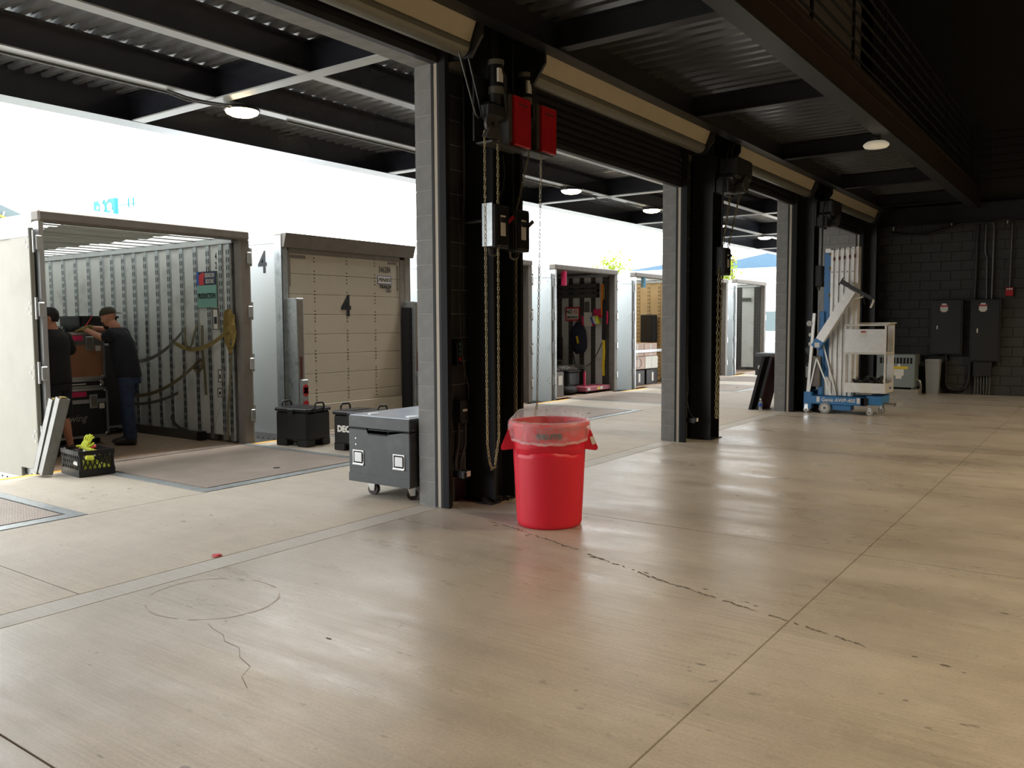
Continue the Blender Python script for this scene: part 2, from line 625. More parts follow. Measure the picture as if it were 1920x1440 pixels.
pm('door_cream', S(136, 134, 123), .45, var=.05, scale=3, dirt=S(120, 117, 104), dirt_scale=2.0)
pm('alu_dull', S(138, 139, 136), .5, metal=.45, var=.10, scale=10, dirt=S(118, 114, 96), dirt_scale=3)
pm('pink_dull', S(158, 78, 94), .6, var=.1, scale=6)
pm('opal_lit', S(226, 216, 192), .4, emit=.3)
pm('grout_tan', S(150, 132, 100), .9, var=.2, scale=20)

pm('caster_brown', S(58, 42, 38), .5)


def mk(mb, name, mat):
    import bmesh
    me = mb.mesh(name, mat)
    bm = bmesh.new(); bm.from_mesh(me)
    bmesh.ops.recalc_face_normals(bm, faces=bm.faces)
    bm.to_mesh(me); bm.free()
    return me


# ================================================================== SETTING
# ---- floor: cast slabs with open joints
floor = thing('floor', (0, 0, 0), 'beige sealed concrete floor of the hall and the dock', None, kind='structure')
MB().box(-9.18, 14, -12, 20.6, -.30, -.009).box(-9.18, -3, 20.6, 34, -.30, -.009).obj('sub_base', 'joint_dark', floor)
J = .0045


def slab(x0, x1, y0, y1, mat, name='slab', z=0.0):
    c = .0006
    m = MB()
    a = [(x0 + J, y0 + J), (x1 - J, y0 + J), (x1 - J, y1 - J), (x0 + J, y1 - J)]
    b = [(x0 + J + c, y0 + J + c), (x1 - J - c, y0 + J + c), (x1 - J - c, y1 - J - c), (x0 + J + c, y1 - J - c)]
    m.add([(x, y, -.055) for x, y in a] + [(x, y, z - c * .6) for x, y in a] + [(x, y, z) for x, y in b],
          [(i, (i + 1) % 4, 4 + (i + 1) % 4, 4 + i) for i in range(4)] + [(4 + i, 4 + (i + 1) % 4, 8 + (i + 1) % 4, 8 + i) for i in range(4)] + [(8, 9, 10, 11)])
    return m.obj(name, mat, floor)


YS = [-12, -7.6, -3.1, 1.36, 5.83, 10.3, 14.8, 20.6]
XS = [-4.60, -1.32, 1.96, 5.24, 8.5, 14]
for i in range(len(XS) - 1):
    for j in range(len(YS) - 1):
        slab(XS[i], XS[i + 1], YS[j], YS[j + 1], 'concrete_in')
for a, b in ((-12, 20.6),):
    slab(-4.82, -4.60, a, b, 'concrete_sill', 'threshold_strip')
DY = [-12, -7.17, -2.39, 2.39, 12.0, 21.5, 34]
for a, b in zip(DY[:-1], DY[1:]):
    slab(-6.83, -4.82, a, b, 'concrete_dock')
LEV = [2.35, 5.72, 9.1, 12.4, 15.9, 19.45, 22.8, 26.15]
prev = -12
for c in LEV + [None]:
    a = prev
    b = 34 if c is None else c - 1.14
    slab(-9.2, -6.83, a, b, 'concrete_dock')
    MB().box(-9.195, -9.10, max(a, -3) + .02, b - .02, -.001, .0015).obj('edge_paint', 'edge_yellow', floor)
    if c is not None: prev = c + 1.14
# dock levellers, set in the slab
wherelev = ['at the left edge of the picture', 'in front of the open trailer with the two people', 'behind the two dark lidded boxes',
            'in front of the gloomy open trailer behind the black column', 'in front of the trailer with the no smoking sign',
            'in front of the trailer with plywood-lined walls', 'in front of the far grey-lined trailer', 'in front of the farthest open trailer']
for c, wl in zip(LEV, wherelev):
    t = thing('dock_leveller', (-8.1, c, 0), 'steel diamond plate dock leveller ' + wl, 'dock plate', 'dock levellers')
    f = MB()
    f.box(-6.98, -6.84, c - 1.13, c + 1.13, -.05, .004).box(-9.2, -6.98, c - 1.13, c - 1.03, -.05, .004).box(-9.2, -6.98, c + 1.03, c + 1.13, -.05, .004)
    f.obj('frame_angle', 'galv', t)
    MB().box(-9.2, -7.0, c - 1.0, c + 1.0, -.04, .006).obj('plate', 'diamond_plate', t)
    MB().box(-9.36, -9.205, c - .92, c + .92, .0, .012).obj('lip', 'diamond_plate', t)
    MB().cyl((-7.35, c + .1, .005), (-7.35, c + .1, .008), .04, n=12).obj('lift_ring', 'slot_black', t)
MB().box(-9.18, -9.1, -12, 34, -1.25, -.30).obj('dock_face', 'concrete_raw', floor)

# cracks and marks in the slabs
ck = [(-3.98, 5.2), (-3.9, 5.16), (-3.66, 5.11), (-3.48, 5.03), (-3.3, 4.98), (-2.98, 4.87), (-2.64, 4.73), (-2.45, 4.66), (-2.25, 4.58), (-1.9, 4.47), (-1.59, 4.38), (-1.32, 4.30), (-1.1, 4.22), (-.87, 4.15)]
m = MB(); rnd = random.Random(3)
for (x0, y0), (x1, y1) in zip(ck[:-1], ck[1:]):
    n = 7
    for k in range(n):
        if rnd.random() < .25: continue
        t0 = k / n; t1 = (k + .9) / n
        wd = rnd.uniform(.004, .012)
        j0 = rnd.uniform(-.012, .012); j1 = rnd.uniform(-.012, .012)
        a = (x0 + (x1 - x0) * t0, y0 + (y1 - y0) * t0 + j0); b = (x0 + (x1 - x0) * t1, y0 + (y1 - y0) * t1 + j1)
        m.add([(a[0], a[1] - wd, .0012), (b[0], b[1] - wd * .6, .0012), (b[0], b[1] + wd * .6, .0012), (a[0], a[1] + wd, .0012)], [(0, 1, 2, 3)])
for (x0, y0), (x1, y1) in zip([(-3.78, 2.53), (-3.7, 2.50), (-3.58, 2.48), (-3.5, 2.43), (-3.37, 2.42), (-3.27, 2.35), (-3.14, 2.31), (-3.08, 2.22), (-2.96, 2.16)][:-1],
                              [(-3.7, 2.50), (-3.58, 2.48), (-3.5, 2.43), (-3.37, 2.42), (-3.27, 2.35), (-3.14, 2.31), (-3.08, 2.22), (-2.96, 2.16)]):
    m.add([(x0, y0 - .0012, .0012), (x1, y1 - .0012, .0012), (x1, y1 + .0012, .0012), (x0, y0 + .0012, .0012)], [(0, 1, 2, 3)])
for _ in range(26):      # flakes of old filler along the crack line and specks
    x = rnd.uniform(-4.2, 0.6); y = 4.85 - (x + 3) * .29 + rnd.uniform(-.03, .03)
    if _ > 12: x = rnd.uniform(-3.8, 2.5); y = rnd.uniform(2.2, 9)
    r = rnd.uniform(.008, .022)
    k = rnd.randint(5, 7)
    m.add([(x + r * 1.6 * math.cos(2 * math.pi * q / k) * rnd.uniform(.6, 1), y + r * .7 * math.sin(2 * math.pi * q / k) * rnd.uniform(.6, 1), .0011) for q in range(k)], [tuple(range(k))])
tag(m.obj('crack', 'crack_dark', floor, fix=False), kind='stuff')
# tyre scuff ring
m = MB()
for q in range(40):
    t0 = 2 * math.pi * q / 40 + .4; t1 = 2 * math.pi * (q + 1) / 40 + .4
    if q in (3, 4, 9, 10, 11, 21, 22, 23, 30): continue
    for R0, R1 in ((.456 + .004 * math.sin(q), .468 + .006 * math.sin(q * 1.7)),):
        cx, cy = -4.13, 2.80
        m.add([(cx + R0 * math.cos(t0) * .85, cy + R0 * .75 * math.sin(t0), .001), (cx + R1 * math.cos(t0) * .85, cy + R1 * .75 * math.sin(t0), .001), (cx + R1 * math.cos(t1) * .85, cy + R1 * .75 * math.sin(t1), .001), (cx + R0 * math.cos(t1) * .85, cy + R0 * .75 * math.sin(t1), .001)], [(0, 1, 2, 3)])
tag(m.obj('tyre_scuff', 'stain_tan', floor, fix=False), kind='stuff')
# small litter
m = MB()
for k in range(7):
    a = rnd.uniform(0, 6); x = -4.86 + rnd.uniform(-.022, .022); y = 3.33 + rnd.uniform(-.03, .03)
    m.box(x - .022, x + .022, y - .014, y + .014, .001 + .0015 * k, .0035 + .0015 * k)
tag(m.obj('paper_scrap', 'red_sign'), 'small torn scrap of red paper lying on the threshold joint', 'litter')

o = MB().prism([(-4.40, .0), (-4.29, .0), (-4.29, .012), (-4.40, .05)], 'y', 5.66, 5.70).obj('rubber_wedge', 'rubber_black')
tag(o, 'small black rubber wedge on the floor at the foot of the first column', 'wedge')
gr = MB(); rnd = random.Random(21)
for k in range(60):
    x = rnd.uniform(-4.46, -4.27); y = rnd.choice((rnd.uniform(5.78, 6.08), rnd.uniform(6.05, 6.10))); r = rnd.uniform(.008, .02)
    gr.add([(x - r, y - r, .0), (x + r, y - r, .0), (x + r, y + r, .0), (x - r, y + r, .0), (x + rnd.uniform(-.5, .5) * r, y + rnd.uniform(-.5, .5) * r, rnd.uniform(.008, .022))], [(0, 1, 4), (1, 2, 4), (2, 3, 4), (3, 0, 4)])
tag(gr.obj('grout_crumbs', 'grout_tan', floor, fix=False), kind='stuff')

# ---- yard outside
g = MB().box(-120, -9.21, -60, 140, -1.35, -1.25).obj('yard_ground', 'asphalt')
tag(g, 'grey asphalt truck yard below the dock edge', kind='structure')

# ---- door wall of painted concrete block
PIL = [0.57, 5.35, 10.13, 14.69]
PW = 1.08
CH = 3.70 / 18
wl = thing('wall_left', (-4.75, 8, 0), 'grey concrete block piers and lintels between the dock doors', kind='structure')
core = MB()
BM = {}


def blockmesh(lx, ly, lz, mat):
    k = (round(lx, 3), round(ly, 3), round(lz, 3), mat)
    if k not in BM:
        me = mk(MB().cbox(-lx / 2, lx / 2, -ly / 2, ly / 2, -lz / 2, lz / 2, .006), 'block', mat)
        if mat == 'pier_block':          # painted black on the hall side
            me.materials[0] = MATS['block_grey']; me.materials.append(MATS['block_black'])
            for f in me.polygons:
                if f.normal.x > .5: f.material_index = 1
        BM[k] = me
    return BM[k]


for py in PIL:
    core.box(-4.844, -4.656, py + .006, py + PW - .006, 0, 3.72)
    for k in range(18):
        lens = [.4, .4, .28] if k % 2 else [.2, .4, .4, .08]
        y = py
        for L_ in lens:
            inst(blockmesh(.2, L_ - .006, CH - .006, 'pier_block'), 'block', wl, (-4.75, y + L_ / 2, (k + .5) * CH))
            y += L_
# lintels over the door openings
for a, b in ((1.65, 5.35), (6.43, 10.13), (11.21, 14.69), (15.77, 19.4)):
    n = round((b - a) / .41); st = (b - a) / n
    core.box(-4.844, -4.656, a, b, 3.706, 4.6)
    for k in range(n):
        inst(blockmesh(.2, st - .006, 0.2, 'pier_block'), 'block', wl, (-4.75, a + (k + .5) * st, 3.80))
core.box(-4.844, -4.656, -12, .57, 3.70, 4.6)
core.box(-4.844, -4.656, -12, 20.6, 4.5, 9.2)
core.box(-4.844, -4.656, 19.41, 20.6, 0, 9.2)
for py in PIL: core.box(-4.844, -4.656, py, py + PW, 3.71, 4.6)
core.obj('mortar', 'mortar_grey', wl)
# piers behind the viewer
MB().box(-4.85, -4.65, -5.29, -4.21, 0, 3.7).box(-4.85, -4.65, -10.07, -8.99, 0, 3.7).obj('pier', 'block_grey', wl)
# return wall at the end of the bays
ww = thing('wall_return', (-5.4, 19.5, 0), 'pale grey block return wall behind the blue lift', kind='structure')
MB().box(-6.2, -4.66, 19.408, 19.6, 0, 4.2).obj('mortar', 'mortar_grey', ww)
for k in range(20):
    x = -6.2
    lens = [.4, .4, .4, .34] if k % 2 else [.2, .4, .4, .4, .14]
    for L_ in lens:
        inst(blockmesh(L_ - .007, .2, CH - .007, 'block_grey'), 'block', ww, (x + L_ / 2, 19.5, (k + .5) * CH))
        x += L_

# ---- back wall, black painted block
wb = thing('wall_back', (2, 20.5, 0), 'black painted concrete block end wall with service equipment', kind='structure')
MB().box(-4.65, 14, 20.412, 20.7, 0, 9.2).obj('mortar', 'mortar_black', wb)
for k in range(18):
    x = -4.32 if k % 2 else -4.52
    while x < -.55:
        inst(blockmesh(.393, .2, CH - .007, 'block_black'), 'block', wb, (x + .2, 20.5, (k + .5) * CH))
        x += .4
# ---- the rest of the dark hall
wr = MB().box(14, 14.2, -12, 20.7, 0, 9.2).obj('wall_right', 'wall_dark'); tag(wr, 'dark far side wall of the hall', kind='structure')
wf = MB().box(-4.85, 14.2, -12.2, -12, 0, 9.2).obj('wall_front', 'wall_dark'); tag(wf, 'dark wall of the hall behind the viewer', kind='structure')
rf = MB().box(-4.85, 14.2, -12.2, 20.7, 9.2, 9.4).obj('ceiling', 'wall_dark'); tag(rf, 'high black roof of the hall', kind='structure')

# ---- steel columns
for i, py in enumerate(PIL + [19.4, -4.21]):
    y0 = py + .39; y1 = py + .70
    if i == 4: y0, y1 = 19.80, 20.10
    c = MB()
    c.box(-4.60, -4.32, y0, y0 + .016, 0, 4.25).box(-4.60, -4.32, y1 - .016, y1, 0, 4.25).box(-4.468, -4.456, y0 + .016, y1 - .016, 0, 4.25)
    c.box(-4.64, -4.29, y0 - .03, y1 + .03, -.02, .012)
    o = c.obj('steel_column', 'steel_black')
    tag(o, ['black steel column', 'black steel column with red door operators beside the red bin', 'black steel column with hand chain in the middle of the picture',
            'black steel column behind the blue lift', 'black steel column in the far corner by the end wall', 'black steel column behind the viewer'][i], kind='structure')

# ---- rolling doors (raised), one per bay
BAYS = [(1.65, 5.35), (6.43, 10.13), (11.21, 14.69), (15.77, 19.4)]
CURT = [3.72, 3.33, 3.62, 3.50]
dlab = ['raised rolling dock door over the nearest opening at the left', 'rolling dock door rolled up over the opening beside the red bin',
        'rolling dock door rolled up over the opening between the second and third piers', 'rolling dock door rolled up over the last opening behind the lift']
for i, (a, b) in enumerate(BAYS):
    d = thing('door_%d' % (i + 1), (-4.55, (a + b) / 2, 0), dlab[i], kind='structure')
    for s, y in ((1, b), (-1, a)):
        gd = MB()
        gd.box(-4.652, -4.626, y - .012 * s, y + .12 * s, 0, 3.86)
        gd.box(-4.588, -4.566, y - .012 * s, y + .12 * s, 0, 3.86)
        gd.obj('guide', 'rubber_black', d)
        MB().box(-4.566, -4.50, y - .012 * s, y + .03 * s, 0, 3.86).obj('guide_angle', 'steel_black_matt', d)
        MB().box(-4.626, -4.588, y - .008 * s, y + .05 * s, 0, 3.70).obj('seal_strip', 'seal_light', d)
    # slatted curtain hanging below the coil
    z = CURT[i]; n = 0
    cz = z + .06
    sl = mk(MB().prism([(-4.625, -.036), (-4.600, -.036), (-4.592, -.018), (-4.588, 0), (-4.592, .018), (-4.600, .036), (-4.625, .036)], 'y', -(b - a) / 2 - .04, (b - a) / 2 + .04), 'slat', 'steel_black_matt')
    while cz < 3.95:
        inst(sl, 'slat', d, (0, (a + b) / 2, cz)); cz += .072
    MB().box(-4.64, -4.575, a - .01, b + .01, z - .03, z + .022).obj('bottom_bar', 'steel_dark', d)
    # coil, hood and brackets
    cx, cz, R = -4.42, 4.06, .20
    MB().cyl((cx, a - .05, cz), (cx, b + .05, cz), R, n=24).obj('coil', 'hood_tan', d)
    pr_ = []
    for k in range(15):
        th = math.radians(-62 + k * 16)
        pr_.append((cx + (R + .035) * math.cos(th), cz + (R + .035) * math.sin(th)))
    hd = MB()
    # hood lip: a rolled half round gutter along the bottom inner edge
    lip = []
    for k in range(13):
        th = math.radians(20 - k * 20)
        lip.append((cx + .045 + .085 * math.cos(th), 3.80 + .085 * math.sin(th)))
    inner = [(cx + .045 + .079 * math.cos(math.radians(20 - k * 20)), 3.80 + .079 * math.sin(math.radians(20 - k * 20))) for k in range(13)]
    hd.prism(lip + inner[::-1], 'y', a - .06, b + .06)
    hd.obj('hood_lip', 'hood_grey', d)
    hf = MB()
    hf.prism([(cx + .125, 3.82), (cx + .131, 3.82), (cx + .20, 3.985), (cx + .194, 3.985)], 'y', a - .06, b + .06)
    hf.obj('hood_fascia', 'hood_tan', d)
    for y in (a - .10, b + .07):
        MB().prism([(cx - .20, 3.72), (cx + .12, 3.70), (cx + .24, 3.86), (cx + .24, 4.26), (cx - .20, 4.28)], 'y', y, y + .03).obj('end_bracket', 'steel_black', d)

# ---- outside canopy
cp = thing('canopy', (-6.8, 10, 3.7), 'dark steel canopy with ribbed metal deck over the dock', kind='structure')
for x, bw in ((-5.74, .13), (-7.09, .15)):
    pl_ = MB().box(x - .005, x + .005, -12, 34, 3.722, 3.985).box(x - bw / 2, x + bw / 2, -12, 34, 3.972, 3.985).obj('purlin', 'canopy_steel', cp)
    MB().box(x - bw / 2, x + bw / 2, -12, 34, 3.71, 3.722).obj('lower_flange', 'canopy_flange_lit', pl_)
MB().box(-8.74, -8.45, -12, 34, 3.70, 3.712).box(-8.62, -8.60, -12, 34, 3.712, 4.02).box(-8.74, -8.45, -12, 34, 4.02, 4.032).obj('front_beam', 'canopy_steel', cp)
y = 5.01 - 3.82 * 4
while y < 33:
    cb_ = MB().box(-8.60, -4.852, y - .005, y + .005, 3.717, 3.985).box(-8.60, -4.852, y - .065, y + .065, 3.972, 3.985).obj('cross_beam', 'canopy_steel', cp)
    MB().box(-8.46, -4.852, y - .065, y + .065, 3.7035, 3.717).obj('lower_flange', 'canopy_flange_lit', cb_)
    y += 3.82


def deck(x0, x1, y0, y1, z, pitch, dep, mat, name, parent):
    m = MB(); y = y0; pts = []
    a = pitch * .36; s = pitch * .12
    while y < y1:
        pts += [(y, z), (y + a, z), (y + a + s, z + dep), (y + pitch - s, z + dep)]
        y += pitch
    n = len(pts)
    vs = [(x0, p[0], p[1]) for p in pts] + [(x1, p[0], p[1]) for p in pts]
    m.add(vs, [(i, i + 1, n + i + 1, n + i) for i in range(n - 1)])
    return m.obj(name, mat, parent)


deck(-8.74, -4.852, -12, 34, 3.99, .152, .038, 'deck_metal', 'roof_deck', cp)
MB().box(-8.78, -4.852, -12, 34, 4.05, 4.12).obj('roof_topping', 'concrete_raw', cp)
# conduit under the purlin
MB().tube([(-7.17, -4, 3.70), (-7.17, 4.55, 3.70), (-7.12, 4.72, 3.66), (-7.08, 4.92, 3.66), (-7.02, 5.08, 3.66)], .011, 6).tube([(-7.10, 4.5, 3.70), (-7.06, 4.75, 3.66), (-7.0, 4.95, 3.66), (-6.98, 5.1, 3.67)], .011, 6).obj('conduit', 'conduit', cp)
for yy in (8.62, 12.45, 16.2):
    MB().tube([(-7.17, yy - 2.7, 3.70), (-7.17, yy - .2, 3.70), (-7.16, yy, 3.655), (-7.16, yy + .3, 3.655), (-7.17, yy + .5, 3.70)], .011, 6).obj('conduit', 'conduit', cp)

# ---- mezzanine over the hall edge
mz = thing('mezzanine', (-3.4, 8, 3.98), 'black steel mezzanine with ribbed deck above the dock doors', kind='structure')
for y in (-6.2, -3.0, .1, 3.25, 6.44, 9.46, 12.65, 16.0, 19.0):
    MB().ibeam('x', -4.12, -2.52, y, 3.975, 4.20, .13).obj('cross_beam', 'steel_black', mz)
MB().ibeam('y', -12, 20.38, -4.13, 3.955, 4.25, .15).obj('wall_beam', 'steel_black', mz)
MB().box(-2.60, -2.40, -12, 20.38, 3.965, 3.985).obj('edge_flange', 'steel_dark', mz)
MB().box(-2.43, -2.41, -12, 20.38, 3.985, 4.20).box(-2.44, -2.40, -12, 20.38, 4.20, 4.215).obj('edge_beam', 'fascia_brown', mz)
MB().box(-2.46, -2.43, -12, 20.38, 4.215, 4.36).obj('edge_channel', 'fascia_brown', mz)
MB().box(-2.45, -2.405, -12, 20.38, 4.36, 4.40).obj('edge_angle', 'fascia_brown', mz)
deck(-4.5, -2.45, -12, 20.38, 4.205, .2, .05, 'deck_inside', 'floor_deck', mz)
MB().box(-4.64, -2.46, -12, 20.38, 4.26, 4.36).obj('deck_slab', 'wall_dark', mz)
# beam along the end wall
be = MB().box(-4.6, 14, 20.36, 20.40, 3.70, 4.05).box(-4.6, 14, 20.22, 20.40, 3.68, 3.70).box(-4.6, 14, 20.22, 20.40, 4.05, 4.07)
tag(be.obj('end_beam', 'steel_black'), 'black steel beam along the top of the end wall', kind='structure')
# guard rail along the mezzanine edge
rl = thing('guard_railing', (-2.46, 8, 4.4), 'black pipe guard railing along the mezzanine edge', 'railing')
y = -2.6
while y < 20.0:
    MB().box(-2.475, -2.445, y - .015, y + .015, 4.40, 5.48).obj('post', 'black_void', rl)
    y += 1.565
for z in (4.52, 4.68, 4.84, 5.0, 5.16, 5.32, 5.48):
    MB().cyl((-2.46, -12, z), (-2.46, 20.05, z), .014, n=8).obj('rail', 'black_void', rl)
# railing across the end wall
rl2 = thing('guard_railing', (4, 20.1, 4.4), 'black pipe guard railing high on the end wall', 'railing')
for x in (-2.36, -2.2, -.7, .9, 2.5):
    MB().box(x - .015, x + .015, 20.10, 20.13, 4.2, 5.6).obj('post', 'steel_black', rl2)
for z in (4.52, 4.68, 4.84, 5.0, 5.16, 5.32, 5.48):
    MB().cyl((-2.42, 20.115, z), (12, 20.115, z), .012, n=8).obj('rail', 'black_void', rl2)

# ---- lamps
lampn = [('nearest', 5.28), ('second', 8.40), ('third', 11.45), ('fourth', 14.29), ('fifth', 17.45), ('sixth', 20.5)]
llab = ['round warm canopy light above the open trailer with two people', 'round warm canopy light above the trailer numbered four', 'round warm canopy light seen beside the hanging chain of the red operators',
        'round warm canopy light touching the left edge of the second pier', 'round warm canopy light just right of the middle black column', 'round warm canopy light beside the third pier']
for (nm, y), lb in zip(lampn, llab):
    t = thing('canopy_light', (-7.06, y, 3.71), lb, 'light', 'canopy lights')
    c = (-7.06, y, 3.71)
    MB().lathe([(.03, 0), (.10, -.005), (.16, -.02), (.172, -.035), (.172, -.048), (.165, -.05)], 20, c).obj('housing', 'steel_dark', t)
    MB().lathe([(.160, -.048), (.150, -.072), (.11, -.092), (.05, -.102), (.001, -.105)], 20, c).obj('lens', 'lamp_warm', t)
    MB().box(-7.09, -7.03, y - .19, y - .15, 3.655, 3.69).obj('arm', 'steel_dark', t)
    ld = bpy.data.lights.new('canopy_lamp', 'SPOT'); ld.energy = 30; ld.color = (1, .78, .5); ld.shadow_soft_size = .12
    ld.spot_size = math.radians(160); ld.spot_blend = .6
    lo = bpy.data.objects.new('canopy_lamp', ld); COL.objects.link(lo); lo.parent = t; lo.location = (0, 0, -.12)
t = thing('ceiling_light', (-2.58, 12.1, 3.96), 'off-white oval ceiling light under the mezzanine edge', 'light')
MB().lathe([(.05, .01), (.06, -.02), (.05, -.06)], 14, (-2.6, 11.75, 3.95)).obj('stem', 'steel_dark', t)
MB().lathe([(.001, -.05), (.12, -.055), (.155, -.08), (.16, -.10), (.14, -.125), (.06, -.14), (.001, -.142)], 20, (-2.6, 11.75, 3.95)).obj('lens', 'opal_lit', t)
# high bay lamps over the hall (right of and behind the picture)
for k, (x, y, e) in enumerate(((4.0, 3.4, 1050), (3.4, 9.2, 1100), (3.0, 15.2, 850), (3.0, -3.2, 1250), (9.4, 5.4, 900), (9.4, 12.5, 800))):
    t = thing('high_bay_light', (x, y, 6.5), 'high bay warehouse lamp hung from the dark roof, %s' % ['nearest the viewer', 'over the middle of the floor', 'towards the end wall', 'behind the viewer', 'over the far side of the hall', 'in the far right corner'][k], 'light', 'high bay lamps')
    MB().cyl((x, y, 6.8), (x, y, 9.2), .01, n=6).obj('hanger', 'steel_dark', t)
    MB().lathe([(.06, .35), (.09, .3), (.09, .15), (.28, -.12), (.285, -.13), (.27, -.12), (.08, .14), (.001, .15)], 20, (x, y, 6.5)).obj('reflector', 'steel_dark', t)
    MB().lathe([(.001, -.02), (.05, -.01), (.07, .05), (.05, .12), (.001, .13)], 12, (x, y, 6.5)).obj('bulb', 'lamp_warm', t)
    ld = bpy.data.lights.new('high_bay_lamp', 'SPOT'); ld.energy = e; ld.color = (1, .77, .48); ld.shadow_soft_size = .25
    ld.spot_size = math.radians(122); ld.spot_blend = .25
    lo = bpy.data.objects.new('high_bay_lamp', ld); COL.objects.link(lo); lo.parent = t; lo.location = (0, 0, -.16)


# ================================================================== TRAILERS
def roofmat():
    m = bpy.data.materials.new('roof_translucent'); m.use_nodes = True
    nt = m.node_tree; nt.nodes.remove(nt.nodes['Principled BSDF'])
    out = nt.nodes['Material Output']
    d = nt.nodes.new('ShaderNodeBsdfDiffuse'); d.inputs[0].default_value = S(220, 226, 222)
    t = nt.nodes.new('ShaderNodeBsdfTranslucent'); t.inputs[0].default_value = S(232, 234, 232)
    mx = nt.nodes.new('ShaderNodeMixShader'); mx.inputs[0].default_value = .6
    nt.links.new(d.outputs[0], mx.inputs[1]); nt.links.new(t.outputs[0], mx.inputs[2]); nt.links.new(mx.outputs[0], out.inputs[0])
    MATS['roof_translucent'] = m
    m = m.copy(); m.name = 'roof_cloth'; MATS['roof_cloth'] = m
    for nd in m.node_tree.nodes:
        if nd.type == 'BSDF_DIFFUSE': nd.inputs[0].default_value = S(150, 148, 140)
        if nd.type == 'BSDF_TRANSLUCENT': nd.inputs[0].default_value = S(120, 116, 108)
        if nd.type == 'MIX_SHADER': nd.inputs[0].default_value = .35


roofmat()
# slotted logistic post, local: centred x, front face y=0 towards -y, unit height via dz
_pm = {}


def post_mesh(h, wd, mat):
    k = (round(h, 2), wd, mat)
    if k in _pm: return _pm[k]
    m = MB()
    hw = wd / 2; d = .022
    m.prism([(-hw, .03), (-hw, 0), (-hw + .012, -d), (hw - .012, -d), (hw, 0), (hw, .03)], 'z', 0, h)
    a = mk(m, 'slotted_post', mat)
    s = MB(); z = .12
    while z < h - .1:
        for x in (-hw * .42, hw * .42):
            s.box(x - .007, x + .007, -d - .0015, -d + .004, z, z + .062)
        z += .102
    b = mk(s, 'slots', 'slot_black')
    _pm[k] = (a, b)
    return _pm[k]


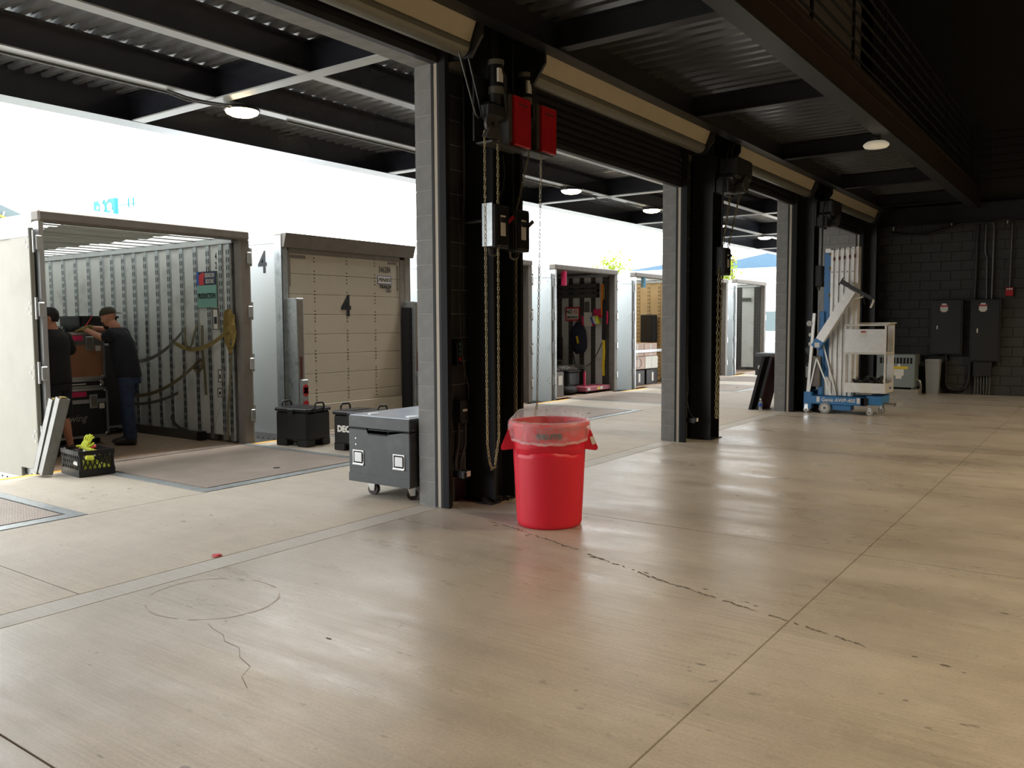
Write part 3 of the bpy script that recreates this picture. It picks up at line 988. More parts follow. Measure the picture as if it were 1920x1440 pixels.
def trailer(y0, y1, xr, label, posts, length=12., zt=2.75, wallmat='liner_white', postmat='galv', postw=.10, framemat='frame_grey',
            left_door=True, right_door=True, closed=False, side='trailer_white', door='trailer_white', roof='roof_translucent', seam=None, hinges=(.30, .98, 1.66, 2.36)):
    t = thing('semi_trailer', (xr, (y0 + y1) / 2, 0), label, 'trailer', 'trailers backed up to the dock')
    xf = xr - length
    # left outer skin and right outer skin
    MB().box(xf, xr - .14, y0, y0 + .03, -.12, zt - .04).obj('side_wall', side, t)
    MB().box(xf, xr - .14, y1 - .03, y1, -.12, zt - .04).obj('side_wall', side, t)
    MB().box(xf, xf + .05, y0 + .03, y1 - .03, -.12, zt - .04).obj('front_wall', 'liner_scuff', t)
    rl = MB().box(xf, xr - .14, y0 - .012, y0 + .02, -.20, .02).box(xf, xr - .14, y1 - .02, y1 + .012, -.20, .02)
    rl.obj('bottom_rail', 'alu', t)
    rv = MB(); x = xr - .25
    while x > xr - 1.8:
        for z in (-.06, -.15): rv.box(x - .008, x + .008, y0 - .018, y0 - .010, z - .008, z + .008)
        x -= .12
    tag(rv.obj('rivets', 'slot_black', t), kind='stuff')
    tr_ = MB().box(xf, xr - .14, y0 - .01, y0 + .05, zt - .10, zt).box(xf, xr - .14, y1 - .05, y1 + .01, zt - .10, zt)
    tr_.obj('top_rail', 'alu', t)
    MB().box(xf, xr, y0 + .03, y1 - .03, -.12, -.002).obj('cargo_floor', 'wood_floor', t)
    # roof sheet in panels between bows
    if roof == 'roof_translucent' and not closed:
        x = xr - .30; k = 0
        while x > xf + .4:
            MB().box(x - .41, x - .03, y0 + .05, y1 - .05, zt - .03, zt - .02).obj('roof_panel', roof, t)
            MB().box(x - .03, x, y0 + .05, y1 - .05, zt - .042, zt - .02).obj('roof_bow', 'frame_grey', t)
            x -= .41
        MB().box(xf, x, y0 + .04, y1 - .04, zt - .03, zt - .02).box(xr - .30, xr - .1, y0 + .04, y1 - .04, zt - .03, zt - .02).obj('roof_sheet', 'frame_grey', t)
    else:
        MB().box(xf, xr - .1, y0 + .04, y1 - .04, zt - .03, zt).obj('roof_sheet', 'liner_scuff' if roof == 'x' else roof if roof != 'roof_translucent' else 'trailer_white', t)
    # rear frame
    fr = thing_part('rear_frame', t)
    MB().box(xr - .14, xr, y0 - .005, y0 + (.045 if not closed else .095), -.2, zt - .09).obj('corner_post', 'alu' if not closed else 'galv', t)
    MB().box(xr - .14, xr, y1 - .12, y1 + .005, -.2, zt - .09).obj('corner_post', framemat, t)
    MB().cbox(xr - .16, xr + .02, y0 - .01, y1 + .01, zt - .09, zt + .03, .02).obj('rear_header', framemat, t)
    MB().box(xr - .14, xr, y0 + .045, y1 - .12, -.2, -.004).obj('rear_sill', 'frame_dark', t)
    # far front and underside bumper
    MB().box(xr - .25, xr - .15, y0 + .3, y1 - .3, -.75, -.62).box(xr - .25, xr - .15, y0 + .6, y0 + .7, -.62, -.12).box(xr - .25, xr - .15, y1 - .7, y1 - .6, -.62, -.12).obj('bumper', 'frame_dark', t)
    for xx in (xr - 2.2, xr - 3.5):
        wh = MB()
        for yy in (y0 + .05, y1 - .35): wh.cyl((xx, yy, -.76), (xx, yy + .3, -.76), .49, n=20)
        wh.obj('wheel', 'rubber_black', t)
    if closed:
        return t
    # right inner wall: liner panels between slotted posts
    yi = y1 - .115
    hi = zt - .125
    MB().box(xf, xr - .14, yi + .03, y1 - .03, 0, zt - .05).obj('wall_backing', 'frame_dark', t)
    ps = sorted(posts)
    for a, b in zip(ps[:-1], ps[1:]):
        if b - a - postw > .04:
            MB().box(a + postw / 2 - .004, b - postw / 2 + .004, yi - .004, yi + .02, .09, hi).obj('liner_panel', wallmat, t)
    a, b = post_mesh(hi, postw, postmat)
    for x in ps:
        p = inst(a, 'slotted_post', t, (x, yi, 0.02))
        q = tag(inst(b, 'slots', p, (x, yi, 0.02)), kind='stuff')
    MB().box(ps[0], xr - .14, yi - .045, yi + .02, hi, hi + .06).obj('cove_rail', 'alu', t)
    MB().box(ps[0], xr - .6, yi - .02, yi + .02, .0, .09).obj('scuff_rail', 'frame_dark', t)
    MB().box(xf + .1, xr - .14, y0 + .03, y0 + .07, 0, hi).obj('liner_wall', wallmat, t)
    # doors folded back along the sides
    for sd, on in ((-1, left_door), (1, right_door)):
        if not on: continue
        yy = y0 - .05 if sd < 0 else y1 + .05
        d0, d1 = xr - .06, xr - 1.26
        dm = MB()
        if seam and sd < 0:
            dm.cbox(d1, d0 - seam, yy - .015, yy + .022, -.09, zt - .16, .006)
            dm.cbox(d0 - seam + .006, d0, yy - .028, yy + .022, .02, zt - .16, .006)
        else:
            dm.cbox(d1, d0, yy - .022, yy + .022, -.06, zt - .17, .006)
        dd = dm.obj('rear_door', door, t)
        if sd < 0:
            MB().box(d1, d0, yy - .034, yy - .02, zt - .25, zt - .165).obj('top_strip', 'trailer_white', dd)
        for z in hinges:
            hy = yy
            MB().cbox(xr - .045, xr + .012, hy + (.01 if sd < 0 else -.075), hy + (.075 if sd < 0 else -.01), z, z + .15, .008).cyl((xr - .02, hy, z - .03), (xr - .02, hy, z + .20), .014, n=8).obj('hinge', 'alu', dd)
            b_ = MB()
            for dx, dz in ((-.10, .14), (-.10, .03), (-.15, .085)):
                b_.cyl((xr + dx, yy - .034 * (1 if sd < 0 else -1), z + dz), (xr + dx, yy, z + dz), .012, n=8)
            tag(b_.obj('hinge_bolts', 'chrome', dd), kind='stuff')
    return t


def thing_part(name, t):
    return t


T1P = [-14.2, -13.79, -13.4, -13.0, -12.61, -12.31, -12.0, -11.71, -11.41, -11.11, -10.82, -10.51, -10.19, -9.9, -9.62, -9.46]
T1P = [T1P[0] - .4 * k for k in range(18, 0, -1)] + T1P
T1 = trailer(4.30, 6.92, -9.2, 'open white trailer with two people and road cases inside', T1P, length=13, door='door_cream', seam=.43)
# pleated grey curtain slung under the roof of the first trailer
m = MB(); n = 60; vs = []; fs = []
for i in range(n + 1):
    x = -9.55 - i * (5.5 / n)
    for yy in (4.75, 6.05):
        vs.append((x, yy, 2.678 + .014 * math.sin(i * 1.9) + .008 * math.sin(i * .7)))
m.add(vs, [(2 * i, 2 * i + 1, 2 * i + 3, 2 * i + 2) for i in range(n)])
m.obj('roof_curtain', 'roof_cloth', T1)
text('4', (-9.735, 6.80, 2.47), '-y', .125, 'ink_black', T1, 'unit_number', sx=.62, bold=.003)
text('2', (-9.735, 6.80, 2.35), '-y', .125, 'ink_black', T1, 'unit_number', sx=.62, bold=.003)
text('7', (-9.735, 6.80, 2.23), '-y', .125, 'ink_black', T1, 'unit_number', sx=.62, bold=.003)
# sign sheet on the wall
sg = thing('wall_sign', (-9.92, 6.775, 1.79), 'teal and navy PRODUCTION sign on the wall of the open trailer', 'sign')
MB().box(-10.13, -9.70, 6.770, 6.777, 1.80, 2.28).obj('board', 'teal_sign', sg)
MB().box(-10.13, -9.70, 6.766, 6.770, 2.10, 2.28).obj('header', 'navy_sign', sg)
MB().prism([(-10.13, 2.10), (-10.02, 2.10), (-10.09, 2.28), (-10.13, 2.28)], 'y', 6.764, 6.7665).obj('blue_flash', 'blue_sign', sg)
MB().prism([(-10.07, 2.10), (-9.96, 2.10), (-9.97, 2.17), (-9.94, 2.25), (-10.0, 2.27), (-10.08, 2.22)], 'y', 6.763, 6.7665).obj('red_shape', 'red_sign', sg)
text('BENSON', (-9.83, 6.762, 2.225), '-y', .085, 'paper_white', sg, sx=.62)
text('BOONE', (-9.83, 6.762, 2.145), '-y', .085, 'paper_white', sg, sx=.62)
text('PRODUCTION', (-9.915, 6.766, 1.95), '-y', .10, 'ink_black', sg, sx=.60, bold=.0025)
for nm, (xa, xb, za, zb), lb in (('notice_label', (-9.80, -9.68, 1.50, 1.78), 'printed warning notice on the trailer wall below the PRODUCTION sign'),
                                 ('notice_label', (-9.72, -9.63, .80, .97), 'small white notice low on the trailer wall behind the straps'),
                                 ('notice_label', (-9.735, -9.64, .60, .72), 'small dotted label near the floor of the open trailer wall')):
    q = thing(nm, ((xa + xb) / 2, 6.775, za), lb, 'label')
    MB().box(xa, xb, 6.772, 6.778, za, zb).obj('sheet', 'paper_white', q)
    fm = MB(); e = .010
    fm.box(xa, xb, 6.769, 6.772, za, za + e).box(xa, xb, 6.769, 6.772, zb - e, zb).box(xa, xa + e, 6.769, 6.772, za, zb).box(xb - e, xb, 6.769, 6.772, za, zb)
    fm.box(xa + .03, xb - .03, 6.769, 6.772, za + (zb - za) * .28, za + (zb - za) * .62)
    fm.obj('print', 'ink_black', q)

# second trailer: closed roll-up door, lift gate posts
T2 = trailer(7.62, 10.22, -9.4, 'closed white trailer numbered 4 with a tail lift', [], closed=True, zt=2.80)
for k in range(8):
    z1 = 2.57 - k * .287; z0 = max(z1 - .283, .02)
    MB().cbox(-9.47, -9.42, 7.74, 9.99, z0, z1, .004).obj('door_panel', 'roll_door_tan', T2)
    b = MB()
    for y in (8.21, 8.84, 9.43):
        for dz in (-.08, -.03, .02, .07):
            b.box(-9.421, -9.416, y - .010, y + .010, z1 - .02 + dz - .007, z1 - .02 + dz + .007)
    tag(b.obj('door_bolts', 'slot_black', T2), kind='stuff')
MB().box(-9.47, -9.405, 7.715, 7.745, 0, 2.6).box(-9.47, -9.405, 9.985, 10.10, 0, 2.6).box(-9.47, -9.405, 7.745, 9.985, 2.57, 2.65).obj('door_surround', 'frame_grey', T2)
for a_ in ((7.75, 8.05, 2.50, 2.545), (9.72, 9.92, 2.515, 2.55), (9.925, 9.955, 2.10, 2.50), (7.745, 7.775, 2.1, 2.49)):
    MB().box(-9.416, -9.412, *a_).obj('tape_patch', 'frame_grey', T2)
MB().prism([(-9.40, 2.64), (-9.36, 2.64), (-9.30, 2.83), (-9.40, 2.83)], 'y', 7.62, 10.26).obj('rain_gutter', 'frame_grey', T2)
MB().box(-9.545, -9.40, 7.606, 7.625, -.2, 2.80).obj('corner_plate', 'galv', T2)
text('4', (-9.414, 8.815, 1.83), '+x', .44, 'ink_black', T2, 'unit_number', bold=.012, sx=.9)
text('4', (-9.82, 7.617, 2.43), '-y', .43, 'ink_black', T2, 'unit_number', bold=.008, sx=.9)
text('346284', (-9.412, 9.645, 2.42), '+x', .135, 'ink_black', T2, 'fleet_number', sx=.66)
lg = MB().box(-9.416, -9.413, 9.49, 9.80, 2.20, 2.325).obj('logo_plate', 'blue_sign', T2)
MB().box(-9.4135, -9.412, 9.50, 9.79, 2.21, 2.315).obj('logo_field', 'paper_white', lg)
text('PENSKE', (-9.411, 9.645, 2.262), '+x', .082, 'ink_black', T2, 'logo_lettering', shear=.25, bold=.002)
text('TRAILER', (-9.412, 9.655, 2.155), '+x', .072, 'ink_black', T2, 'logo_lettering', shear=.2, bold=.002)
text('Elite', (-9.412, 9.73, 2.095), '+x', .075, 'ink_black', T2, 'logo_lettering', shear=.4, sx=.8)
for (y, nm) in ((7.66, 'lift_post'), (10.06, 'lift_post')):
    p = MB().cbox(-9.42, -9.165, y, y + .125, -.2, 1.93, .006).obj('lift_post', 'galv', T2)
    MB().box(-9.166, -9.160, y + .02, y + .105, .05, 1.90).obj('channel_face', 'frame_grey', p)
    MB().box(-9.162, -9.156, y + .04, y + .075, .80, 1.12).obj('reflector', 'maroon', p)
    MB().cbox(-9.165, -9.10, y + .02, y + .13, .30, .80, .008).obj('lamp_box', 'galv', p)
    MB().cyl((-9.10, y + .075, .69), (-9.094, y + .075, .69), .045, n=14).cyl((-9.10, y + .075, .61), (-9.094, y + .075, .61), .045, n=14).box(-9.10, -9.094, y + .03, y + .12, .61, .69).obj('tail_lamp', 'paint_red', p)
    MB().cyl((-9.10, y + .075, .46), (-9.094, y + .075, .46), .05, n=14).obj('tail_lamp', 'paint_red', p)
MB().box(-9.38, -9.22, 9.98, 10.05, 0, 1.83).obj('lift_channel', 'slot_black', T2)
MB().box(-9.40, -9.36, 7.80, 9.95, -.1, .40).obj('lift_platform', 'roll_door_tan', T2)

PS = lambda xr, n=12, st=.305: [xr - .26 - st * k for k in range(n)]
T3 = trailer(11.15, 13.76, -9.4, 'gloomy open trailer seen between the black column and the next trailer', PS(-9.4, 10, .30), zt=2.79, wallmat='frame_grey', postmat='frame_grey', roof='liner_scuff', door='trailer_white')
T4 = trailer(14.62, 17.27, -9.4, 'open white trailer with a NO SMOKING sign and hung gear', PS(-9.4, 12, .31), zt=2.77, wallmat='liner_white', postmat='frame_dark', postw=.13, roof='liner_scuff')
T5 = trailer(18.18, 20.80, -9.4, 'open trailer lined with tan plywood and loaded with wrapped cartons', PS(-9.4, 12, .31), zt=2.77, wallmat='liner_ply', postmat='liner_ply')
T6 = trailer(21.5, 24.12, -9.4, 'open grey-lined trailer seen right of the middle column', PS(-9.4, 10, .56), zt=2.84, wallmat='liner_white', postmat='frame_dark', postw=.16)
T7 = trailer(24.82, 27.5, -9.4, 'farthest open trailer with two pale wall panels', PS(-9.4, 10, .60), zt=2.88, wallmat='liner_white', postmat='frame_dark', postw=.20)

# ---- yard background
bl = thing('distant_building', (-46, 19, -1.25), 'grey-blue pavilion roof with struts beyond the first trailer', 'building')
MB().prism([(16, 9.2), (21.3, 7.1), (21.3, 6.3), (16, 6.3)], 'x', -48, -46).obj('roof', 'far_grey', bl)
for k in range(8):
    MB().bar((-45.9, 17 + k * .5, 6.4), (-45.9, 17.3 + k * .5, 8.4 - k * .2), .05, .05).obj('strut', 'far_white', bl)
MB().bar((-45.88, 16.4, 8.2), (-45.88, 21.3, 6.6), .05, .09).obj('truss_chord', 'yellow', bl)
for k in range(3):
    MB().box(-46.2, -46.0, 16.6 + k * 2, 16.8 + k * 2, -1.25, 6.4).obj('column', 'far_grey', bl)


# ================================================================== THINGS NEAR THE VIEWER
def film_mat(name, col, op, rough=.12):
    m = bpy.data.materials.new(name); m.use_nodes = True
    nt = m.node_tree; L = nt.links.new
    b = nt.nodes['Principled BSDF']; out = nt.nodes['Material Output']
    b.inputs['Base Color'].default_value = col; b.inputs['Roughness'].default_value = rough
    b.inputs['Specular IOR Level'].default_value = .6
    tr = nt.nodes.new('ShaderNodeBsdfTransparent')
    tc = nt.nodes.new('ShaderNodeTexCoord')
    mp = nt.nodes.new('ShaderNodeMapping'); mp.inputs['Scale'].default_value = (3, 3, 4)
    L(tc.outputs['Object'], mp.inputs[0])
    nz = nt.nodes.new('ShaderNodeTexNoise'); nz.inputs['Scale'].default_value = 1.6; nz.inputs['Detail'].default_value = 3; nz.inputs['Distortion'].default_value = 1.5
    L(mp.outputs[0], nz.inputs['Vector'])
    rp = nt.nodes.new('ShaderNodeValToRGB')
    rp.color_ramp.elements[0].position = .35; rp.color_ramp.elements[0].color = (op * .75,) * 3 + (1,)
    rp.color_ramp.elements[1].position = .75; rp.color_ramp.elements[1].color = (min(1, op * 1.45),) * 3 + (1,)
    L(nz.outputs['Fac'], rp.inputs[0])
    bp = nt.nodes.new('ShaderNodeBump'); bp.inputs['Strength'].default_value = .3; bp.inputs['Distance'].default_value = .01
    L(nz.outputs['Fac'], bp.inputs['Height']); L(bp.outputs[0], b.inputs['Normal'])
    tl = nt.nodes.new('ShaderNodeBsdfTranslucent'); tl.inputs[0].default_value = col
    m0 = nt.nodes.new('ShaderNodeMixShader'); m0.inputs[0].default_value = .45
    L(b.outputs[0], m0.inputs[1]); L(tl.outputs[0], m0.inputs[2])
    mx = nt.nodes.new('ShaderNodeMixShader')
    L(rp.outputs[0], mx.inputs[0]); L(tr.outputs[0], mx.inputs[1]); L(m0.outputs[0], mx.inputs[2]); L(mx.outputs[0], out.inputs[0])
    MATS[name] = m


film_mat('clear_film', S(252, 252, 254), .26, .12)
film_mat('film_hem', S(250, 250, 252), .55, .2)
film_mat('bottle_clear', S(220, 228, 232), .35)


def smooth01(t):
    t = max(0., min(1., t)); return t * t * (3 - 2 * t)


# ---- red round bin
cx, cy = -3.536, 5.408
vd = math.atan2(-cy, -cx)          # direction of the printed front
can = thing('waste_container', (cx, cy, 0), 'large red round waste container with clear liner on the hall floor', 'trash can')
NA, prof = 144, []
for k in range(53): prof.append(k / 52.)
vs = []; fs = []


def can_r(th, z):
    r = .252 + (.292 - .252) * (z / .80)
    if z < .03: r -= .012 * (1 - z / .03) ** 2
    a = abs((th - vd + math.pi / 2) % math.pi - math.pi / 2)       # two opposite panels
    half = math.radians(64)
    top = .575 + .018 * math.cos(a / half * math.pi) if a < half * .62 else .575 + .018 * math.cos(.62 * math.pi)
    ina = smooth01((half - a) / .035) * smooth01((top - z) / .014)
    groove = (smooth01((half + .075 - a) / .035) * smooth01((top + .03 - z) / .014)) - ina
    groove = max(0, groove) if z < top + .03 else 0
    return r + .005 * ina - .013 * groove


for f_ in prof:
    z = f_ * .80
    for i in range(NA):
        th = 2 * math.pi * i / NA
        r = can_r(th, z)
        vs.append((cx + r * math.cos(th), cy + r * math.sin(th), z))
m = MB()
for k in range(52):
    for i in range(NA): fs.append((k * NA + i, k * NA + (i + 1) % NA, (k + 1) * NA + (i + 1) % NA, (k + 1) * NA + i))
fs.append(tuple(range(NA))[::-1])
m.add(vs, fs, True)
m.lathe([(.292, .80), (.300, .795), (.307, .775), (.311, .776), (.313, .790), (.309, .803), (.300, .808), (.290, .806), (.284, .795), (.245, .03), (.001, .025)], NA, (cx, cy, 0), closed_ends=False)
m.obj('tub', 'can_red', can, fix=False)
for sgn in (1, -1):
    a = vd + sgn * math.pi / 2
    er = Vector((math.cos(a), math.sin(a), 0)); et = Vector((-math.sin(a), math.cos(a), 0))
    h = MB(); C = Vector((cx, cy, 0))
    sec = [(.285, .755), (.318, .742), (.372, .612), (.368, .592), (.352, .588), (.26, .598)]
    n = len(sec); vv = []
    for wv in (-.085, .085):
        vv += [C + er * r + et * wv * (1.12 if z < .65 else 1) + Vector((0, 0, z)) for r, z in sec]
    h.add(vv, [tuple(range(n))[::-1], tuple(range(n, 2 * n))] + [(i, (i + 1) % n, n + (i + 1) % n, n + i) for i in range(n)])
    h.obj('handle', 'can_red', can)
    if sgn > 0:
        q = C + er * .352 + Vector((0, 0, .66))
        st = MB()
        k_ = .0985
        st.add([q - et * k_ + er * a_ + Vector((0, 0, b_)) for a_, b_ in ((-.042, .030), (-.012, .038), (.006, -.020), (-.024, -.030))], [(0, 1, 2, 3)])
        st.obj('barcode_sticker', 'paper_white', can)
# raised lettering wrapped round the rim band
me = text_mesh('BRUTE', .052, .006, sx=1.28, bold=.003)
for v in me.vertices:
    a = vd - v.co.x / -.297 * 1.0
    a = vd + v.co.x / .297
    r = .2945 + v.co.z
    z = .715 + v.co.y
    v.co = (r * math.cos(a), r * math.sin(a), z)
me.materials.append(MATS['frame_dark'])
inst(me, 'raised_lettering', can, (cx, cy, 0))
# clear liner
rnd = random.Random(5)
NB = 96
def nzr(i, k): return math.sin(i * .83 + k * 1.7) * .5 + math.sin(i * 1.9 - k * 2.3) * .3 + math.sin(i * 3.7 + k) * .2
rings = []
for k, (r, z) in enumerate([(.297, .700), (.306, .690), (.316, .71), (.322, .745), (.321, .785), (.316, .812), (.304, .818), (.290, .812), (.278, .77), (.27, .68), (.262, .52)]):
    row = []
    for i in range(NB):
        th = 2 * math.pi * i / NB
        front = math.cos(th - vd)
        zz = z; rr = r + .0022 * nzr(i * .45, k)
        if k <= 2: zz += -.030 * max(0, front) + .022 * max(0, -front) + .006 * nzr(i, 9)
        if 5 <= k <= 8:
            back = max(0., -front)
            hump = .045 * smooth01(back * 1.4) * (1 + .35 * nzr(i * .33, 4))
            if k in (6, 7): zz += hump * (1.35 if k == 7 else 1.0)
            if k == 8: zz += hump * .8
            if k in (6, 7): rr -= .02 * back
        row.append((cx + rr * math.cos(th), cy + rr * math.sin(th), zz))
    rings.append(row)
m = MB()
m.add([p for r in rings for p in r], [(k * NB + i, k * NB + (i + 1) % NB, (k + 1) * NB + (i + 1) % NB, (k + 1) * NB + i) for k in range(len(rings) - 1) for i in range(NB)], True)
bag = m.obj('liner_bag', 'clear_film', can, fix=False)
hm = MB(); hv = []
for k in (0, 1):
    for i in range(NB):
        x, y, z = rings[1][i]; f = 1.004 + .004 * k
        hv.append((cx + (x - cx) * f, cy + (y - cy) * f, z - .012 + .020 * k))
hm.add(hv, [(i, (i + 1) % NB, NB + (i + 1) % NB, NB + i) for i in range(NB)], True)
hm.obj('bag_hem', 'film_hem', bag, fix=False)
tp = MB(); hv = []
for k in (6, 7):
    for i in range(NB):
        x, y, z = rings[k][i]; hv.append((x, y, z + .002))
tp.add(hv, [(i, (i + 1) % NB, NB + (i + 1) % NB, NB + i) for i in range(NB)], True)
tp.obj('bag_fold', 'film_hem', bag, fix=False)

# ---- door operators on the first column
def chain_loop(mb, pts, pitch=.036, r=.0042, ln=.046, wd=.026):
    """links along a polyline"""
    pts = [Vector(p) for p in pts]
    seg = [(b - a).length for a, b in zip(pts[:-1], pts[1:])]
    tot = sum(seg); d = 0; k = 0
    while d < tot:
        dd = d; i = 0
        while i < len(seg) - 1 and dd > seg[i]: dd -= seg[i]; i += 1
        p = pts[i].lerp(pts[i + 1], dd / max(seg[i], 1e-6))
        t = (pts[i + 1] - pts[i]).normalized()
        side = Vector((0, 1, 0)) if k % 2 else Vector((1, 0, 0))
        if abs(t.dot(side)) > .95: side = Vector((0, 0, 1))
        side = (side - t * side.dot(t)).normalized()
        hw = wd / 2 - r; hl = ln / 2 - hw - r
        loop = []
        for q in range(4):
            a = math.pi * q / 3
            loop.append(p + t * (hl + hw * math.sin(a)) + side * hw * math.cos(a))
        for q in range(4):
            a = math.pi * q / 3
            loop.append(p - t * (hl + hw * math.sin(a)) - side * hw * math.cos(a))
        mb.tube(loop, r, 4, closed=True)
        d += pitch; k += 1


def operator(x, y, z, lab, boxmat='paint_red', chain=None, dx=0):
    """jackshaft door operator; wall side at x, near end y, centre height z (gear wheel)"""
    t = thing('door_operator', (x, y, z), lab, 'door operator', 'rolling door operators')
    MB().box(x - .10, x - .085, y - .02, y + .52, z - .12, z + .42).obj('mounting_plate', 'steel_black', t)
    mz_ = z + .30
    mo = MB().cyl((x, y + .17, mz_), (x, y + .17, mz_ + .24), .062, n=20)
    mo.obj('motor', 'black_plastic', t)
    for a, b, r in ((mz_ - .02, mz_ + .035, .068), (mz_ + .215, mz_ + .255, .068)):
        MB().cyl((x, y + .17, a), (x, y + .17, b), r, n=20).obj('motor_end_bell', 'hood_grey', t)
    MB().box(x + .022, x + .063, y + .125, y + .185, mz_ + .07, mz_ + .18).obj('rating_plate', 'paper_white', t)
    MB().cyl((x - .01, y + .17, z + .13), (x - .01, y + .17, mz_), .045, .055, n=14).cbox(x - .08, x + .06, y + .02, y + .26, z + .06, z + .20, .03).obj('gearbox', 'steel_dark', t)
    fr = MB().box(x - .08, x + .085, y + .0, y + .50, z - .145, z - .13).box(x - .08, x + .085, y + .23, y + .245, z - .13, z + .26)
    fr.obj('frame_plate', 'frame_dark', t)
    # chain wheel with guard
    MB().cyl((x + .05, y + .02, z), (x + .075, y + .02, z), .085, n=22).obj('chain_wheel', 'frame_dark', t)
    MB().cyl((x + .075, y + .02, z), (x + .092, y + .02, z), .014, n=10).obj('axle', 'chrome', t)
    gd = MB().prism([(y - .09, z - .115), (y + .13, z - .115), (y + .08, z - .03), (y - .04, z - .03)], 'x', x + .045, x + .098)
    gd.obj('chain_guide', 'frame_dark', t)
    # control box
    MB().cbox(x - .07, x + .075, y + .25, y + .30, z - .10, z + .30, .006).obj('box_side', 'frame_dark', t)
    bx = MB().cbox(x - .06, x + .10, y + .30, y + .545, z - .12, z + .295, .008).obj('control_box', boxmat, t)
    if boxmat == 'paint_red':
        text('LiftMaster', (x + .102, y + .42, z + .225), '+x', .034, 'frame_dark', t, 'box_lettering', depth=.001)
    MB().box(x + .02, x + .05, y + .288, y + .30, z + .06, z + .14).obj('side_sticker', 'paper_white', t)
    # whip conduit
    MB().tube([(x + .05, y + .17, mz_ + .19), (x + .075, y + .20, mz_ + .12), (x + .06, y + .215, mz_ - .04), (x + .055, y + .235, z + .15), (x + .03, y + .27, z + .06)], .014, 8).obj('flex_conduit', 'steel_dark', t)
    if chain:
        c = MB(); chain_loop(c, chain); tag(c.obj('hand_chain', 'chain_brass', t, fix=False), kind='stuff')
    return t


xa = -4.26
yl, yr, zb = 5.475, 5.655, .34
xc = -4.20
ch = [(xc, yl, 3.10), (xc, yl + .01, .55), (xc, yl + .04, .40), (xc, (yl + yr) / 2 - .02, zb), (xc, (yl + yr) / 2 + .02, zb + .01), (xc, yr - .05, .43), (xc, yr - .01, .60), (xc, yr, 3.10)]
operator(xa, 5.545, 3.185, 'red-boxed door operator nearer the viewer on the first black column', chain=ch)
xb = -4.40; xc = -4.34
ch2 = [(xc, 6.32, 3.10), (xc, 6.11, 2.55), (xc, 6.10, .80), (xc, 6.15, .62), (xc, 6.26, .56), (xc, 6.37, .62), (xc, 6.43, .80), (xc, 6.51, 3.10)]
operator(xb, 6.17, 3.25, 'red-boxed door operator farther from the viewer, beyond the first black column', chain=ch2)
# drive chain from operator to door shaft
MB().tube([(-4.36, 5.27, 3.92), (-4.30, 5.40, 3.45), (-4.28, 5.46, 3.26), (-4.28, 5.50, 3.235), (-4.28, 5.545, 3.26), (-4.30, 5.50, 3.45), (-4.36, 5.38, 3.95)], .008, 6).obj('roller_chain', 'conduit', bpy.data.objects['door_1'])

# ---- safety switches on the column
def disconnect(x, y, z, lab, side='galv', handle='paint_red', flip=False):
    t = thing('safety_switch', (x, y, z), lab, 'switch box', 'safety switches')
    MB().cbox(x - .01, x + .10, y, y + .012, z, z + .36, .003).obj('side_plate', side, t)
    MB().cbox(x - .01, x + .12, y + .012, y + .215, z - .01, z + .35, .008).obj('enclosure', 'panel_black', t)
    MB().cbox(x + .12, x + .130, y + .03, y + .20, z + .01, z + .33, .006).obj('cover', 'black_plastic', t)
    MB().box(x + .130, x + .1315, y + .075, y + .145, z + .09, z + .26).obj('data_label', 'paper_white', t)
    MB().box(x + .1315, x + .1325, y + .075, y + .145, z + .20, z + .245).obj('label_band', 'slot_black', t)
    MB().bar((x + .07, y + .225, z + .20), (x + .10, y + .30, z + .27), .016, .03).cyl((x + .06, y + .215, z + .19), (x + .06, y + .235, z + .19), .03, n=12).obj('handle', handle, t)
    MB().tube([(x + .03, y + .04, z), (x + .03, y + .05, z - .06), (x + .03, y + .10, z - .07), (x + .03, y + .16, z - .05), (x + .03, y + .17, z)], .012, 6).obj('seal_fitting', 'conduit', t)


disconnect(-4.31, 5.585, 2.20, 'black safety switch with a bare metal side on the first column')
disconnect(-4.31, 5.885, 2.19, 'black safety switch with raised dark handle on the first column', side='panel_black', handle='frame_dark')
cf = MB().tube([(-4.60, 5.70, 3.6), (-4.60, 5.70, 2.62), (-4.585, 5.66, 2.47), (-4.54, 5.64, 2.42), (-4.34, 5.62, 2.42)], .014, 8).obj('conduit_run', 'conduit')
tag(cf, 'thin bent conduit running down the first pier to the safety switch', 'conduit')
cf = MB().tube([(-4.30, 5.86, 3.0), (-4.29, 5.87, 2.85), (-4.29, 5.85, 2.72), (-4.30, 5.80, 2.62), (-4.30, 5.78, 2.56)], .009, 6).obj('flex_cable', 'cable_black')
tag(cf, 'black cable hanging between the nearer operator and its safety switch', 'cable')

# ---- controls on the first pier
t = thing('push_button_station', (-4.64, 5.60, 1.22), 'black push-button station with green and red buttons on the first pier', 'switch')
MB().cbox(-4.65, -4.585, 5.57, 5.625, 1.20, 1.42, .006).obj('enclosure', 'black_plastic', t)
for z, c in ((1.385, 'green_btn'), (1.345, 'green_btn'), (1.30, 'green_btn'), (1.255, 'paint_red')):
    MB().cbox(-4.585, -4.572, 5.582, 5.612, z - .016, z + .016, .004).obj('button', c, t)
t = thing('junction_box', (-4.62, 5.62, .72), 'black junction box with a pale plate low on the first pier', 'junction box')
MB().cbox(-4.65, -4.555, 5.575, 5.68, .70, .90, .008).obj('enclosure', 'panel_black', t)
MB().box(-4.555, -4.551, 5.60, 5.66, .80, .82).obj('name_plate', 'paper_white', t)
MB().cbox(-4.555, -4.548, 5.585, 5.67, .70, .73, .003).obj('lid_lip', 'steel_dark', t)
